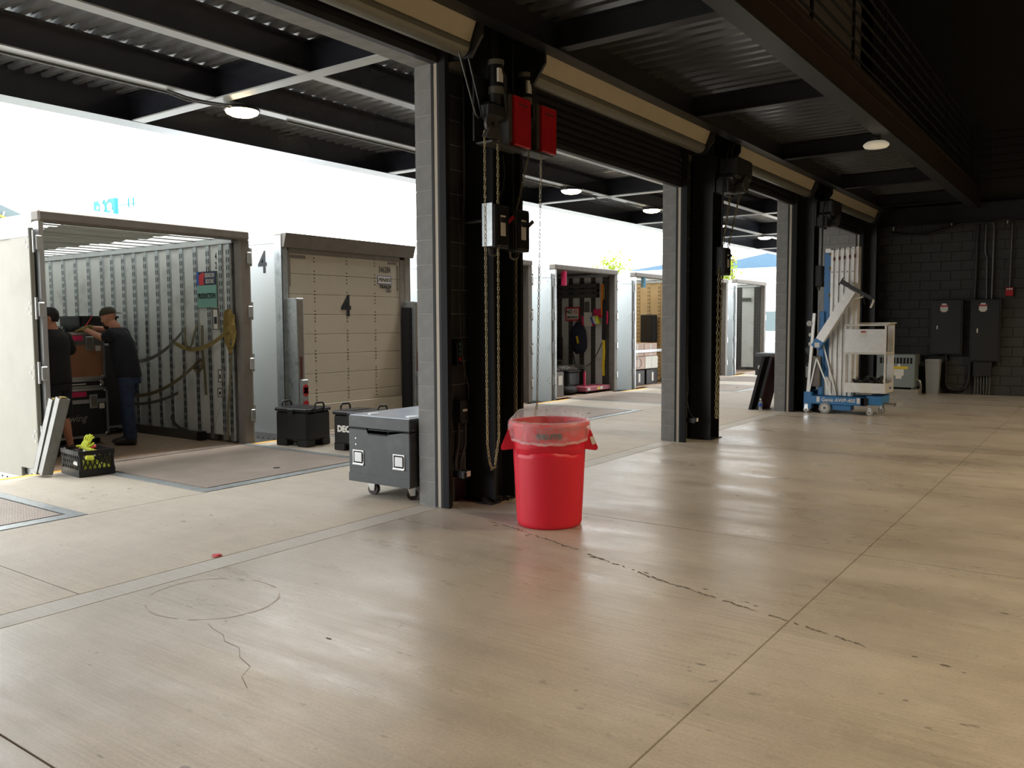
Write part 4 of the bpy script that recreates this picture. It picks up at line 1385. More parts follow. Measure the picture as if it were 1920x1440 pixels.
for k, (dy, dx) in enumerate(((0, 0), (.055, .03))):
    m = MB().tube([(-4.60 + dx, 5.595 + dy, .70), (-4.60 + dx, 5.595 + dy, .58), (-4.60 + dx, 5.59 + dy, .50), (-4.60 + dx, 5.55 + dy * .6, .38), (-4.60 + dx, 5.545 + dy * .5, .30)], .017, 8)
    m.obj('conduit', 'steel_dark', t)
m = MB().tube([(-4.62, 5.63, 2.75), (-4.60, 5.635, 2.2), (-4.61, 5.63, 1.7), (-4.60, 5.64, 1.45), (-4.59, 5.645, 1.30), (-4.585, 5.665, 1.15), (-4.57, 5.70, 1.02), (-4.57, 5.70, .90)], .004, 5)
m2 = m.obj('sensor_wire', 'conduit'); tag(m2, 'thin loose wire running down the first pier beside the column', 'wire')
t = thing('photo_eye', (-4.45, 5.44, .26), 'small white photo-eye sensor on a black bracket near the floor at the first pier', 'sensor')
MB().box(-4.53, -4.40, 5.43, 5.44, .255, .315).box(-4.40, -4.39, 5.40, 5.48, .26, .31).obj('bracket', 'steel_black', t)
MB().cbox(-4.44, -4.385, 5.425, 5.485, .265, .325, .01).obj('body', 'black_plastic', t)
MB().cbox(-4.383, -4.375, 5.43, 5.48, .272, .318, .004).obj('lens', 'paper_white', t)
# the same kind of fittings on the second and third columns
t = thing('photo_eye', (-4.45, 10.22, .26), 'small white photo-eye sensor near the floor at the second pier', 'sensor')
MB().box(-4.53, -4.40, 10.21, 10.22, .255, .315).obj('bracket', 'steel_black', t)
MB().cbox(-4.44, -4.385, 10.205, 10.265, .265, .325, .01).obj('body', 'black_plastic', t)
MB().cbox(-4.383, -4.375, 10.21, 10.26, .272, .318, .004).obj('lens', 'paper_white', t)
m = MB().tube([(-4.59, 10.35, 1.1), (-4.585, 10.36, .9), (-4.57, 10.38, .7), (-4.58, 10.34, .55), (-4.56, 10.36, .45), (-4.50, 10.26, .38), (-4.43, 10.24, .32)], .005, 5)
tag(m.obj('sensor_wire', 'conduit'), 'tangled sensor wire at the foot of the second pier', 'wire')

def old_operator(x, y, z, lab, chain=None, label_sw=None):
    t = thing('door_operator', (x, y, z), lab, 'door operator', 'rolling door operators')
    MB().box(x - .14, x - .12, y - .05, y + .62, z - .16, z + .30).obj('mounting_plate', 'steel_black', t)
    MB().cbox(x - .12, x + .14, y + .05, y + .64, z + .02, z + .30, .03).obj('motor_cover', 'panel_black', t)
    MB().cyl((x - .1, y + .36, z - .03), (x + .14, y + .36, z - .03), .12, n=22).obj('chain_wheel', 'steel_dark', t)
    MB().cyl((x + .14, y + .36, z - .03), (x + .155, y + .36, z - .03), .10, n=22).obj('wheel_face', 'conduit', t)
    MB().cyl((x - .1, y + .08, z + .02), (x + .10, y + .08, z + .02), .07, n=18).obj('sprocket', 'steel_dark', t)
    MB().cbox(x - .12, x + .06, y - .02, y + .22, z - .17, z + .0, .01).obj('gearbox', 'panel_black', t)
    MB().tube([(x, y + .12, z + .48), (x + .03, y + .05, z + .42), (x + .02, y, z + .30), (x, y - .05, z + .1), (x, y - .07, z - .4), (x, y - .08, z - .9)], .012, 6).obj('flex_conduit', 'cable_black', t)
    MB().tube([(x + .1, y + .30, z + .52), (x + .08, y + .18, z + .50), (x + .05, y + .10, z + .40), (x + .03, y + .15, z + .29)], .01, 6).obj('cable', 'cable_black', t)
    if chain:
        c = MB(); chain_loop(c, chain, pitch=.05, r=.006, ln=.062, wd=.036); tag(c.obj('hand_chain', 'chain_brass', t, fix=False), kind='stuff')


old_operator(-4.17, 10.55, 3.42, 'dark old door operator on the middle black column', chain=[(-4.20, 10.84, 3.3), (-4.26, 10.60, 2.2), (-4.26, 10.56, .30), (-4.26, 10.62, .30), (-4.24, 10.68, 2.2), (-4.14, 11.02, 3.3)])
old_operator(-4.17, 15.12, 3.40, 'dark old door operator on the third black column above the lift')
disconnect(-4.31, 10.62, 2.20, 'black safety switch on the middle column against the bright yard', side='panel_black', handle='frame_dark')
disconnect(-4.31, 15.15, 2.20, 'black safety switch on the third column beside the blue mast', side='panel_black', handle='frame_dark')

# ---- road case by the first pier
rc = thing('road_case', (-5.25, 5.3, 0), 'charcoal road case with sky sheen painted on top, on casters beside the first pier', 'case')
X0, X1, Y0, Y1 = -5.64, -4.885, 5.28, 6.40
MB().cbox(X0, X1, Y0, Y1, .135, .62, .008).obj('body', 'case_charcoal', rc)
ld = MB().cbox(X0, X1, Y0, Y1, .625, .735, .008).obj('lid', 'case_charcoal', rc)
MB().box(X0 + .012, X1 - .012, Y0 + .012, Y1 - .012, .735, .742).obj('lid_top', 'case_top_sheen', ld)
for xx, yy in ((X0 + .15, Y0 + .17), (X1 - .13, Y0 + .17), (X0 + .15, Y1 - .17), (X1 - .13, Y1 - .17)):
    MB().cyl((xx, yy, .742), (xx, yy, .746), .055, n=16).obj('caster_dish', 'alu', ld)
# stepped lid line
MB().prism([(X0, .615), (-5.40, .615), (-5.385, .575), (-5.155, .575), (-5.14, .615), (X1, .615), (X1, .630), (-5.125, .630), (-5.145, .588), (-5.395, .588), (-5.41, .630), (X0, .630)], 'y', Y0 - .004, Y0 + .01).obj('lid_seam', 'slot_black', rc)
MB().cbox(X0 + .0, X1, Y0 - .006, Y0 + .004, .135, .215, .003).obj('base_band', 'case_charcoal', rc)
for hx in (-5.515, -5.015):
    h = MB().box(hx - .068, hx + .068, Y0 - .006, Y0 + .004, .295, .425).obj('recessed_handle', 'chrome', rc)
    MB().box(hx - .058, hx + .058, Y0 - .0068, Y0 - .0058, .305, .415).obj('dish', 'slot_black', h)
    MB().cbox(hx - .038, hx + .058, Y0 - .018, Y0 - .008, .318, .405, .006).obj('grip', 'alu', h)
    MB().box(hx - .068, hx + .068, Y0 - .014, Y0 - .004, .290, .302).obj('lip', 'chrome', h)
for z in (.53, .475): MB().cyl((-5.545, Y0 - .004, z), (-5.545, Y0, z), .008, n=8).obj('screw', 'chrome', rc)
rv = MB()
for yy in (5.32, 5.36, 5.40):
    for z in (.60, .64): rv.cyl((X1, yy, z), (X1 + .004, yy, z), .007, n=8)
tag(rv.obj('corner_rivets', 'chrome', rc), kind='stuff')
for (xx, yy, rot) in ((X0 + .14, Y0 + .14, .2), (X1 - .15, Y0 + .14, .9), (X0 + .14, Y1 - .14, .3), (X1 - .15, Y1 - .14, -.4)):
    ca = thing_part('caster', rc)
    dx, dy = math.cos(rot), math.sin(rot)
    ox, oy = dx * .03, dy * .03
    w_ = MB().cyl((xx + ox - dy * .022, yy + oy + dx * .022, .052), (xx + ox + dy * .022, yy + oy - dx * .022, .052), .052, n=20)
    wo = w_.obj('caster_wheel', 'caster_brown', rc)
    fk = MB()
    for sg_ in (-1, 1):
        p = Vector((xx + ox + dy * .030 * sg_, yy + oy - dx * .030 * sg_, 0))
        fk.add([p + Vector((-dx * .055, -dy * .055, .128)), p + Vector((dx * .03, dy * .03, .128)), p + Vector((dx * .022, dy * .022, .040)), p + Vector((-dx * .022, -dy * .022, .040)),
                p + Vector((-dx * .055 + dy * .004 * sg_, -dy * .055 - dx * .004 * sg_, .128)), p + Vector((dx * .03 + dy * .004 * sg_, dy * .03 - dx * .004 * sg_, .128)), p + Vector((dx * .022 + dy * .004 * sg_, dy * .022 - dx * .004 * sg_, .040)), p + Vector((-dx * .022 + dy * .004 * sg_, -dy * .022 - dx * .004 * sg_, .040))],
               [(0, 1, 2, 3), (7, 6, 5, 4), (0, 4, 5, 1), (1, 5, 6, 2), (2, 6, 7, 3), (3, 7, 4, 0)])
    fk.cyl((xx, yy, .118), (xx, yy, .135), .045, n=14)
    fk.obj('caster_fork', 'chrome', wo)

# ---- insulated carrier boxes
def carrier(c, rz, L_, W_, H_, lab, letters=None):
    t = thing('carrier_box', (c[0], c[1], 0), lab, 'box', 'black lidded carrier boxes')
    t.rotation_euler = (0, 0, rz)
    def o(m, n, mt, par=t):
        ob = m.obj(n, mt, None, org=(0, 0, 0)); ob.parent = par; ORG[ob.name] = ORG[t.name]; return ob
    b = MB()
    b.cbox(-L_ / 2, L_ / 2, -W_ / 2, W_ / 2, .07, H_ - .05, .03)
    o(b, 'body', 'black_plastic')
    for sx in (-1, 1):
        for sy in (-1, 1):
            o(MB().cbox(sx * L_ / 2 - sx * .19, sx * (L_ / 2 - .005), sy * W_ / 2 - sy * .15, sy * (W_ / 2 - .005), 0, .10, .012), 'foot', 'black_plastic')
    l = o(MB().cbox(-L_ / 2 - .008, L_ / 2 + .008, -W_ / 2 - .008, W_ / 2 + .008, H_ - .055, H_ - .005, .015), 'lid', 'black_plastic')
    o(MB().cbox(-L_ / 2 + .06, -.04, -W_ / 2 + .06, W_ / 2 - .06, H_ - .006, H_ + .004, .004), 'lid_panel', 'black_plastic', l)
    o(MB().cbox(.04, L_ / 2 - .06, -W_ / 2 + .06, W_ / 2 - .06, H_ - .006, H_ + .004, .004), 'lid_panel', 'black_plastic', l)
    o(MB().cbox(-.05, .05, -W_ / 2 - .02, -W_ / 2 + .01, H_ - .10, H_ - .02, .006), 'latch', 'black_plastic', l)
    for sx in (-1, 1):
        pts = [(sx * (L_ / 2 + .006), -.085, H_ - .06), (sx * (L_ / 2 + .006), -.085, H_ + .03), (sx * (L_ / 2 + .006), -.06, H_ + .062), (sx * (L_ / 2 + .006), .06, H_ + .062), (sx * (L_ / 2 + .006), .085, H_ + .03), (sx * (L_ / 2 + .006), .085, H_ - .06)]
        o(MB().tube(pts, .013, 8), 'carry_handle', 'black_plastic')
    if letters:
        me = text_mesh(letters, .105, .002, sx=1.0, bold=.006); me.materials.append(MATS['paper_white'])
        q = bpy.data.objects.new('stencil', me); COL.objects.link(q); q.parent = t
        q.rotation_euler = FACE['-y'].to_euler(); q.location = (-.06, -W_ / 2 - .001, .27)
    return t


carrier((-8.56, 7.22), math.radians(6), .56, .44, .50, 'black lidded carrier box with two carry handles, left of the pair')
carrier((-7.58, 7.36), math.radians(4), .60, .48, .50, 'black lidded carrier box stencilled in white, half behind the road case', 'DECAF')

# ---- milk crate with gloves, and two aluminium load beams leaning on the trailer
cr = thing('milk_crate', (-8.78, 4.50, 0), 'black plastic milk crate full of work gloves at the dock edge', 'crate')
cr.rotation_euler = (0, 0, math.radians(-6))
def crp(m, n, mt, par=None):
    ob = m.obj(n, mt, None, org=(0, 0, 0)); ob.parent = par or cr; ORG[ob.name] = ORG[cr.name]; return ob
a, b, h = .235, .175, .27
crp(MB().box(-a, a, -b, b, 0.006, .018), 'base', 'black_plastic')
for sx in (-1, 1):
    for sy in (-1, 1):
        crp(MB().cbox(sx * a - sx * .035, sx * a, sy * b - sy * .035, sy * b, 0, h, .006), 'corner', 'black_plastic')
for nm, fx in (('front', -1), ('back', 1)):
    for zz, hh in ((.0, .075), (.225, .045)):
        crp(MB().box(-a, a, fx * b - .008, fx * b + .008, zz, zz + hh), 'rail_band', 'black_plastic')
    for k in range(9):
        x = -a + .05 + k * .047
        crp(MB().bar((x - .03, fx * b, .06), (x + .045, fx * b, .24), .010, .012, up=(0, 1, 0)), 'lattice_bar', 'black_plastic')
        crp(MB().bar((x + .045, fx * b, .06), (x - .03, fx * b, .24), .010, .012, up=(0, 1, 0)), 'lattice_bar', 'black_plastic')
for fx in (-1, 1):
    for zz, hh in ((.0, .075), (.225, .045)):
        crp(MB().box(fx * a - .008, fx * a + .008, -b, b, zz, zz + hh), 'rail_band', 'black_plastic')
    for k in range(6):
        y = -b + .05 + k * .047
        crp(MB().bar((fx * a, y - .03, .06), (fx * a, y + .045, .24), .010, .012, up=(1, 0, 0)), 'lattice_bar', 'black_plastic')
        crp(MB().bar((fx * a, y + .045, .06), (fx * a, y - .03, .24), .010, .012, up=(1, 0, 0)), 'lattice_bar', 'black_plastic')
def glove(c, rz, tilt, mats, lab):
    t = thing('work_glove', c, lab, 'glove', 'gloves in the milk crate')
    t.rotation_euler = (tilt, 0.2, rz)
    m = MB()
    m.cbox(-.045, .045, -.06, .05, -.018, .018, .014)
    for k, (x, l) in enumerate(((-.035, .065), (-.012, .08), (.011, .076), (.034, .058))):
        m.tube([(x, .045, 0), (x * 1.1, .045 + l * .6, .012), (x * 1.15, .045 + l, -.004)], .0115, 7)
    m.tube([(.04, -.02, 0), (.07, .005, .005), (.08, .04, 0)], .012, 7)
    ob = m.obj('palm', mats[0], None, org=(0, 0, 0)); ob.parent = t
    ob = MB().cbox(-.042, .042, -.13, -.055, -.02, .02, .012).obj('cuff', mats[1], None, org=(0, 0, 0)); ob.parent = t
for k, (x, y, z, r_, tl, ms) in enumerate(((-8.82, 4.50, .30, .5, .9, ('yellow_green', 'black_plastic')), (-8.72, 4.48, .26, 2.2, .3, ('yellow_green', 'yellow_green')), (-8.62, 4.43, .22, 1.2, .2, ('paper_white', 'yellow_green')),
                                          (-8.90, 4.52, .24, -.6, .2, ('red_sign', 'black_plastic')), (-8.66, 4.42, .14, .2, 0, ('yellow_green', 'paper_white')), (-8.80, 4.44, .16, 1.9, .1, ('paper_white', 'black_plastic')))):
    glove((x, y, z), r_, tl, ms, ['yellow and black glove sticking up out of the crate', 'yellow glove lying across the top of the crate', 'white and yellow glove near the right rim of the crate',
                                  'red and black glove at the left of the crate', 'yellow glove seen through the crate lattice', 'white glove deep in the crate'][k])
# filler inside the crate so the pile has a bottom
crp(MB().cbox(-a + .02, a - .02, -b + .02, b - .02, .02, .10, .02), 'crate_contents', 'yellow_green')

def load_beam(p0, p1, wd, ht, lab):
    t = thing('load_beam', p0, lab, 'beam', 'aluminium load beams leaning by the crate')
    p0 = Vector(p0); p1 = Vector(p1)
    d = (p1 - p0).normalized(); r = d.cross(Vector((0, 1, 0))).normalized(); u = r.cross(d).normalized()
    th = .006
    m = MB()
    for s in (-1, 1):
        m.bar(p0 + r * s * (wd / 2 - th / 2), p1 + r * s * (wd / 2 - th / 2), th, ht, up=u)
        m.bar(p0 + u * s * (ht / 2 - th / 2), p1 + u * s * (ht / 2 - th / 2), wd, th, up=u)
    m.obj('tube', 'alu_dull', t)
    MB().bar(p1 - d * .12, p1 + d * .012, wd * .55, ht * .55, up=u).obj('end_fitting', 'strap_yellow', t)


load_beam((-9.03, 4.12, .03), (-8.86, 4.235, .80), .085, .11, 'left one of two aluminium load beams leaning on the trailer corner')
load_beam((-8.93, 4.13, .03), (-8.73, 4.245, .82), .085, .11, 'right one of two aluminium load beams, touching the milk crate')


# ================================================================== INSIDE THE FIRST TRAILER
def flight_case(x0, x1, y0, y1, z0, z1, panel, lab, group=None, face='+x', lidz=None, name='flight_case', casters=False, pink=False, latch=True, cards=True):
    """case with aluminium edging; decorated face looks towards +x"""
    t = thing(name, ((x0 + x1) / 2, (y0 + y1) / 2, z0), lab, 'case', group)
    zb = z0 + (.10 if casters else 0)
    MB().box(x0 + .004, x1 - .004, y0 + .004, y1 - .004, zb + .004, z1 - .004).obj('panels', panel, t)
    e = .030; m = MB()
    for y in (y0, y1 - e):
        for x in (x0, x1 - e): m.box(x, x + e, y, y + e, zb, z1)
    for z in (zb, z1 - e):
        for y in (y0, y1 - e): m.box(x0, x1, y, y + e, z, z + e)
        for x in (x0, x1 - e): m.box(x, x + e, y0, y1, z, z + e)
    if lidz: m.box(x1 - .01, x1 + .003, y0, y1, lidz - .05, lidz)
    m.obj('edging', 'alu', t)
    for y in (y0, y1):
        for z in (zb, z1):
            MB().lathe([(.001, -.034), (.024, -.026), (.036, 0), (.024, .026), (.001, .034)], 10, (x1 - .028, y + (.03 if y == y0 else -.03), z + (.034 if z == zb else -.034))).obj('ball_corner', 'chrome', t)
    if latch:
        for y in (y0 + .16, y1 - .20):
            l = MB().cbox(x1, x1 + .012, y - .055, y + .055, (lidz or z1 - .12) - .12, (lidz or z1 - .12) + .06, .006).obj('latch', 'galv', t)
            MB().cbox(x1 + .012, x1 + .020, y - .035, y + .035, (lidz or z1 - .12) - .10, (lidz or z1 - .12) + .04, .004).obj('latch_wing', 'frame_grey', l)
    if pink:
        MB().box(x1 + .003, x1 + .006, y0 + .20, y1 - .29, z1 - .105, z1 - .04).obj('pink_tape', 'pink', t)
    if cards:
        MB().box(x1, x1 + .004, y1 - .125, y1 - .055, (lidz or z1 - .12) - .13, (lidz or z1 - .12) - .06).obj('card_label', 'paper_white', t)
    if casters:
        for x in (x0 + .12, x1 - .12):
            for y in (y0 + .12, y1 - .12):
                w_ = MB().cyl((x - .02, y, z0 + .045), (x + .02, y, z0 + .045), .045, n=16).obj('caster_wheel', 'rubber_black', t)
                MB().box(x - .03, x + .03, y - .03, y + .03, z0 + .07, zb).obj('caster_fork', 'galv', w_)
    return t


GC = 'road cases in the open trailer'
lo = flight_case(-11.60, -10.86, 5.09, 5.87, 0, .745, 'black_case', 'black lower road case with pink tape under the brown case', GC, casters=True, lidz=.60, pink=True)
text('sewing', (-10.857, 5.40, .36), '+x', .13, 'liner_scuff', lo, 'chalk_lettering', shear=.3, sx=.95)
mid = flight_case(-11.58, -10.90, 5.11, 5.84, .747, .865, 'black_case', 'flat black tray case between the two edged road cases', GC, latch=False, cards=False)
MB().box(-10.899, -10.896, 5.42, 5.60, .795, .808).obj('white_mark', 'paper_white', mid)
up = flight_case(-11.58, -10.88, 5.09, 5.86, .867, 1.475, 'plywood', 'brown plywood-faced road case on top of the stack', GC, lidz=1.36, pink=True)
MB().box(-10.880, -10.876, 5.12, 5.83, 1.31, 1.445).obj('lid_band', 'strap_grey', up)
tl = flight_case(-12.45, -11.62, 6.02, 6.62, 0, 1.31, 'black_case', 'tall black road case with pale edging behind the person in the cap', GC, casters=True, latch=False, cards=False)
MB().box(-11.617, -11.613, 6.42, 6.52, .86, .96).obj('card_label', 'paper_white', tl)
bk = flight_case(-13.0, -12.1, 5.15, 5.95, 0, 1.56, 'black_case', 'black road case with pale lid edge deep in the trailer between the two people', GC, casters=True, latch=False, cards=False)
tb = thing('tool_tote', (-12.2, 6.3, 1.312), 'open black tool tote on the tall case behind the capped head', 'tote')
m = MB(); X0, X1, Y0, Y1, Z0, Z1 = -12.42, -11.85, 6.04, 6.58, 1.312, 1.70
for a in ((X0, X1, Y0, Y0 + .015), (X0, X1, Y1 - .015, Y1), (X0, X0 + .015, Y0, Y1), (X1 - .015, X1, Y0, Y1)): m.box(a[0], a[1], a[2], a[3], Z0, Z1 - .02)
m.box(X0, X1, Y0, Y1, Z0, Z0 + .015)
m.obj('tub', 'black_plastic', tb)
r = MB()
for a in ((X0 - .02, X1 + .02, Y0 - .02, Y0 + .02), (X0 - .02, X1 + .02, Y1 - .02, Y1 + .02), (X0 - .02, X0 + .02, Y0, Y1), (X1 - .02, X1 + .02, Y0, Y1)): r.box(a[0], a[1], a[2], a[3], Z1 - .03, Z1)
r.obj('rim', 'black_plastic', tb)
MB().tube([(-11.84, 6.10, 1.55), (-11.84, 6.16, 1.62), (-11.83, 6.20, 1.70)], .01, 6).obj('red_lashing', 'red_sign', tb)
# floor beam along the trailer wall
fb = thing('floor_track', (-10.7, 6.72, 0), 'dark steel track beam lying along the foot of the trailer wall', 'beam')
MB().box(-12.4, -10.0, 6.66, 6.74, .0, .012).box(-12.4, -10.0, 6.66, 6.672, .012, .11).box(-12.4, -10.0, 6.728, 6.74, .012, .11).obj('channel', 'frame_dark', fb)
MB().box(-10.06, -9.99, 6.65, 6.75, 0, .12).obj('end_stop', 'slot_black', fb)

# ---- cargo straps on the wall
def strap(name, pts, wv, mat, lab):
    o = MB().ribbon(pts, wv, .004).obj(name, mat)
    tag(o, lab, 'strap', 'cargo straps on the trailer wall')


def cat(P0, P1, sag, n=14):
    P0 = Vector(P0); P1 = Vector(P1)
    return [P0.lerp(P1, k / n) + Vector((0, -.012 * math.sin(math.pi * k / n), -sag * 4 * (k / n) * (1 - k / n))) for k in range(n + 1)]


yw = 6.755
strap('cargo_strap', cat((-11.60, yw - .25, 1.10), (-10.42, yw, 1.52), .20), (0, .0, .05), 'strap_grey', 'grey strap running from the tall case up to the trailer wall')
strap('cargo_strap', [(-10.42, yw, 1.53), (-10.38, yw - .03, 1.38), (-10.33, yw - .04, 1.28), (-10.27, yw - .04, 1.25), (-10.21, yw - .035, 1.30), (-10.17, yw - .03, 1.42), (-10.14, yw, 1.56)], (.055, 0, .01), 'strap_olive', 'olive strap hanging in a U loop below the PRODUCTION sign')
strap('cargo_strap', cat((-10.70, yw - .02, 1.34), (-9.32, yw - .03, 1.56), .20), (0, .0, .06), 'strap_yellow', 'yellowed strap drooping in a long curve across the trailer wall')
strap('cargo_strap', [(-10.02, yw, 1.56), (-10.0, yw - .02, 1.2), (-9.96, yw - .02, .9), (-9.95, yw - .02, .62)], (.055, 0, .0), 'strap_olive', 'olive strap hanging straight down the trailer wall')
strap('cargo_strap', cat((-11.58, yw - .2, .56), (-10.05, yw - .02, 1.10), .16), (0, 0, .05), 'strap_olive', 'dark strap running diagonally low across the trailer wall')
strap('cargo_strap', cat((-11.58, yw - .2, .44), (-10.6, yw - .02, .62), .06), (0, 0, .04), 'strap_grey', 'dark strap just above the floor track')
strap('cargo_strap', [(-9.99, yw, 1.12), (-10.10, yw - .05, 1.06), (-10.13, yw - .06, .97), (-10.06, yw - .06, .92), (-9.99, yw - .05, .98), (-9.99, yw - .03, 1.10)], (.0, .05, .0), 'strap_olive', 'olive strap end curled into a ring on the trailer wall')
strap('cargo_strap', [(-9.55, yw - .02, .62), (-9.68, yw - .02, .40), (-9.80, yw - .02, .18), (-9.90, yw - .02, .06)], (.03, 0, .05), 'strap_olive', 'olive strap slanting down to the trailer floor')
strap('cargo_strap', [(-10.80, yw - .02, .28), (-10.70, yw - .03, .18), (-10.56, yw - .03, .12), (-10.46, yw - .02, .10)], (.02, 0, .05), 'strap_grey', 'short grey strap end lying on the floor track')
strap('cargo_strap', [(-9.36, yw - .03, 1.15), (-9.40, yw - .03, .8), (-9.46, yw - .03, .4), (-9.47, yw - .03, .05)], (.05, 0, .0), 'strap_olive', 'brown strap hanging beside the rear post of the open trailer')
# bundled strap on a hook
tbs = thing('strap_bundle', (-9.34, yw - .05, 1.40), 'bundle of yellow webbing hooked near the rear post of the open trailer', 'strap')
rnd = random.Random(11)
for k in range(6):
    x = -9.34 + rnd.uniform(-.05, .05); pts = []
    for q in range(9):
        a = 2 * math.pi * q / 8 + rnd.uniform(0, .5)
        pts.append((x + .055 * math.sin(a) + rnd.uniform(-.01, .01), yw - .05 + rnd.uniform(-.03, .03), 1.60 + (.17 + .02 * k) * math.cos(a) - .03 * k))
    MB().ribbon(pts, (.02, .035, 0), .004).obj('webbing_loop', 'strap_yellow', tbs)
MB().box(-9.36, -9.34, yw - .02, yw + .0, 1.35, 1.38).obj('hook', 'galv', tbs)

# ================================================================== PEOPLE
def loft(mb, rings, n=20):
    """rings: (centre, rx vector, ry vector) -> closed tube with caps"""
    vs = []
    for c, rx, ry in rings:
        c = Vector(c); rx = Vector(rx); ry = Vector(ry)
        for i in range(n):
            th = 2 * math.pi * i / n
            vs.append(c + rx * math.cos(th) + ry * math.sin(th))
    fs = [(k * n + i, k * n + (i + 1) % n, (k + 1) * n + (i + 1) % n, (k + 1) * n + i) for k in range(len(rings) - 1) for i in range(n)]
    fs += [tuple(range(n))[::-1], tuple(range((len(rings) - 1) * n, len(rings) * n))]
    mb.add(vs, fs, True)


def limb(mb, pts, rad, n=14):
    """tapered limb through pts, rounded ends"""
    P = [Vector(p) for p in pts]
    rings = []
    for i, p in enumerate(P):
        d = (P[min(i + 1, len(P) - 1)] - P[max(i - 1, 0)]).normalized()
        t = Vector((0, 0, 1)) if abs(d.z) < .8 else Vector((1, 0, 0))
        a = d.cross(t).normalized(); b = d.cross(a).normalized()
        if i == 0: rings.append((p - d * rad[0] * .7, a * rad[0] * .45, b * rad[0] * .45))
        rings.append((p, a * rad[i], b * rad[i]))
        if i == len(P) - 1: rings.append((p + d * rad[i] * .7, a * rad[i] * .45, b * rad[i] * .45))
    loft(mb, rings, n)


def fuse(o, vox, smooth=3):
    r = o.modifiers.new('fuse', 'REMESH'); r.mode = 'VOXEL'; r.voxel_size = vox; r.use_smooth_shade = True
    s = o.modifiers.new('soften', 'SMOOTH'); s.iterations = smooth; s.factor = .5


def head(mb, c, fwd, up=None, s=1.0):
    """head with brow, nose, mouth, chin and ears; c = centre, fwd = gaze"""
    c = Vector(c); f = Vector(fwd).normalized(); u = (Vector(up) if up else Vector((0, 0, 1)))
    u = (u - f * u.dot(f)).normalized(); r = f.cross(u)
    rings = []
    for z, wx, fy, by in ((-.125, .020, .055, -.01), (-.115, .040, .078, .0), (-.095, .052, .090, .025), (-.070, .060, .092, .055), (-.04, .066, .092, .078), (0, .072, .094, .092), (.03, .075, .097, .098), (.06, .074, .090, .097), (.085, .066, .074, .086), (.105, .048, .050, .062), (.116, .022, .02, .03)):
        cc = c + u * z * s + f * (fy - by) / 2 * s
        rings.append((cc, r * wx * s, f * (fy + by) / 2 * s))
    loft(mb, rings, 22)
    # nose
    loft(mb, [(c + f * .088 * s + u * .012 * s, r * .008 * s, u * .008 * s), (c + f * .104 * s - u * .022 * s, r * .013 * s, u * .014 * s), (c + f * .112 * s - u * .033 * s, r * .014 * s, u * .010 * s), (c + f * .092 * s - u * .045 * s, r * .010 * s, u * .006 * s)], 10)
    # brow and lips
    limb(mb, [c + f * .088 * s + r * .04 * s + u * .022 * s, c + f * .096 * s + u * .026 * s, c + f * .088 * s - r * .04 * s + u * .022 * s], [.008 * s, .010 * s, .008 * s], 8)
    limb(mb, [c + f * .082 * s + r * .022 * s - u * .066 * s, c + f * .094 * s - u * .064 * s, c + f * .082 * s - r * .022 * s - u * .066 * s], [.006 * s, .008 * s, .006 * s], 8)
    # ears
    for sg in (-1, 1):
        e = c + r * sg * .074 * s - f * .005 * s - u * .012 * s
        loft(mb, [(e - u * .026 * s, r * .006 * s, f * .009 * s), (e, r * .009 * s + r * 0, f * .016 * s), (e + u * .024 * s, r * .009 * s, f * .018 * s), (e + u * .034 * s, r * .006 * s, f * .010 * s)], 10)


def hand(mb, wrist, d, palm_n, curl=.5, s=1.0, thumb_side=1):
    """palm + five bent fingers; d = direction of the fingers, palm_n = palm normal"""
    w_ = Vector(wrist); d = Vector(d).normalized(); n = Vector(palm_n); n = (n - d * n.dot(d)).normalized(); r = d.cross(n)
    loft(mb, [(w_, r * .026 * s, n * .020 * s), (w_ + d * .03 * s, r * .036 * s, n * .018 * s), (w_ + d * .075 * s, r * .042 * s, n * .015 * s), (w_ + d * .095 * s, r * .040 * s, n * .012 * s)], 14)
    for x, l in ((-.032, .066), (-.011, .078), (.011, .074), (.031, .058)):
        b = w_ + d * .088 * s + r * x * s
        a1 = curl * .7; a2 = curl * 1.5
        p1 = b + (d * math.cos(a1) + n * math.sin(a1)) * l * .5 * s
        p2 = p1 + (d * math.cos(a2) + n * math.sin(a2)) * l * .55 * s
        limb(mb, [b, p1, p2], [.010 * s, .0095 * s, .008 * s], 8)
    b = w_ + d * .03 * s + r * .034 * s * thumb_side
    limb(mb, [b, b + d * .030 * s + r * .026 * s * thumb_side + n * .008 * s, b + d * .062 * s + r * .030 * s * thumb_side + n * .018 * s], [.013 * s, .0115 * s, .009 * s], 8)


def shoe(mb, heel, toe_dir, s=1.0):
    h = Vector(heel); f = Vector(toe_dir).normalized(); r = f.cross(Vector((0, 0, 1))); u = Vector((0, 0, 1))
    loft(mb, [(h + f * -.055 * s + u * .05, r * .03 * s, u * .045), (h + f * -.03 * s + u * .058, r * .043 * s, u * .056), (h + f * .04 * s + u * .062, r * .045 * s, u * .060), (h + f * .10 * s + u * .045, r * .05 * s, u * .043), (h + f * .17 * s + u * .036, r * .05 * s, u * .034), (h + f * .22 * s + u * .026, r * .03 * s, u * .022)], 16)


Z = Vector((0, 0, 1))
# ---- person leaning on the stack: cap, dark T-shirt, jeans
F = Vector((-.81, -.585, 0)); Rr = F.cross(Z)       # forward (to picture left), right hand side (away from viewer)
B = Vector((-10.50, 5.96, 0))
def q2(f, r, z): return B + F * f + Rr * r + Z * z
p2 = thing('person', tuple(B), 'person in cap, dark T-shirt and jeans leaning both arms on the brown case', 'person', 'people in the open trailer')
bd = MB()
hc = q2(.235, .0, 1.675)
head(bd, hc, F * .95 - Z * .22 + Rr * .05)
limb(bd, [q2(.19, 0, 1.60), q2(.14, 0, 1.53)], [.060, .068])
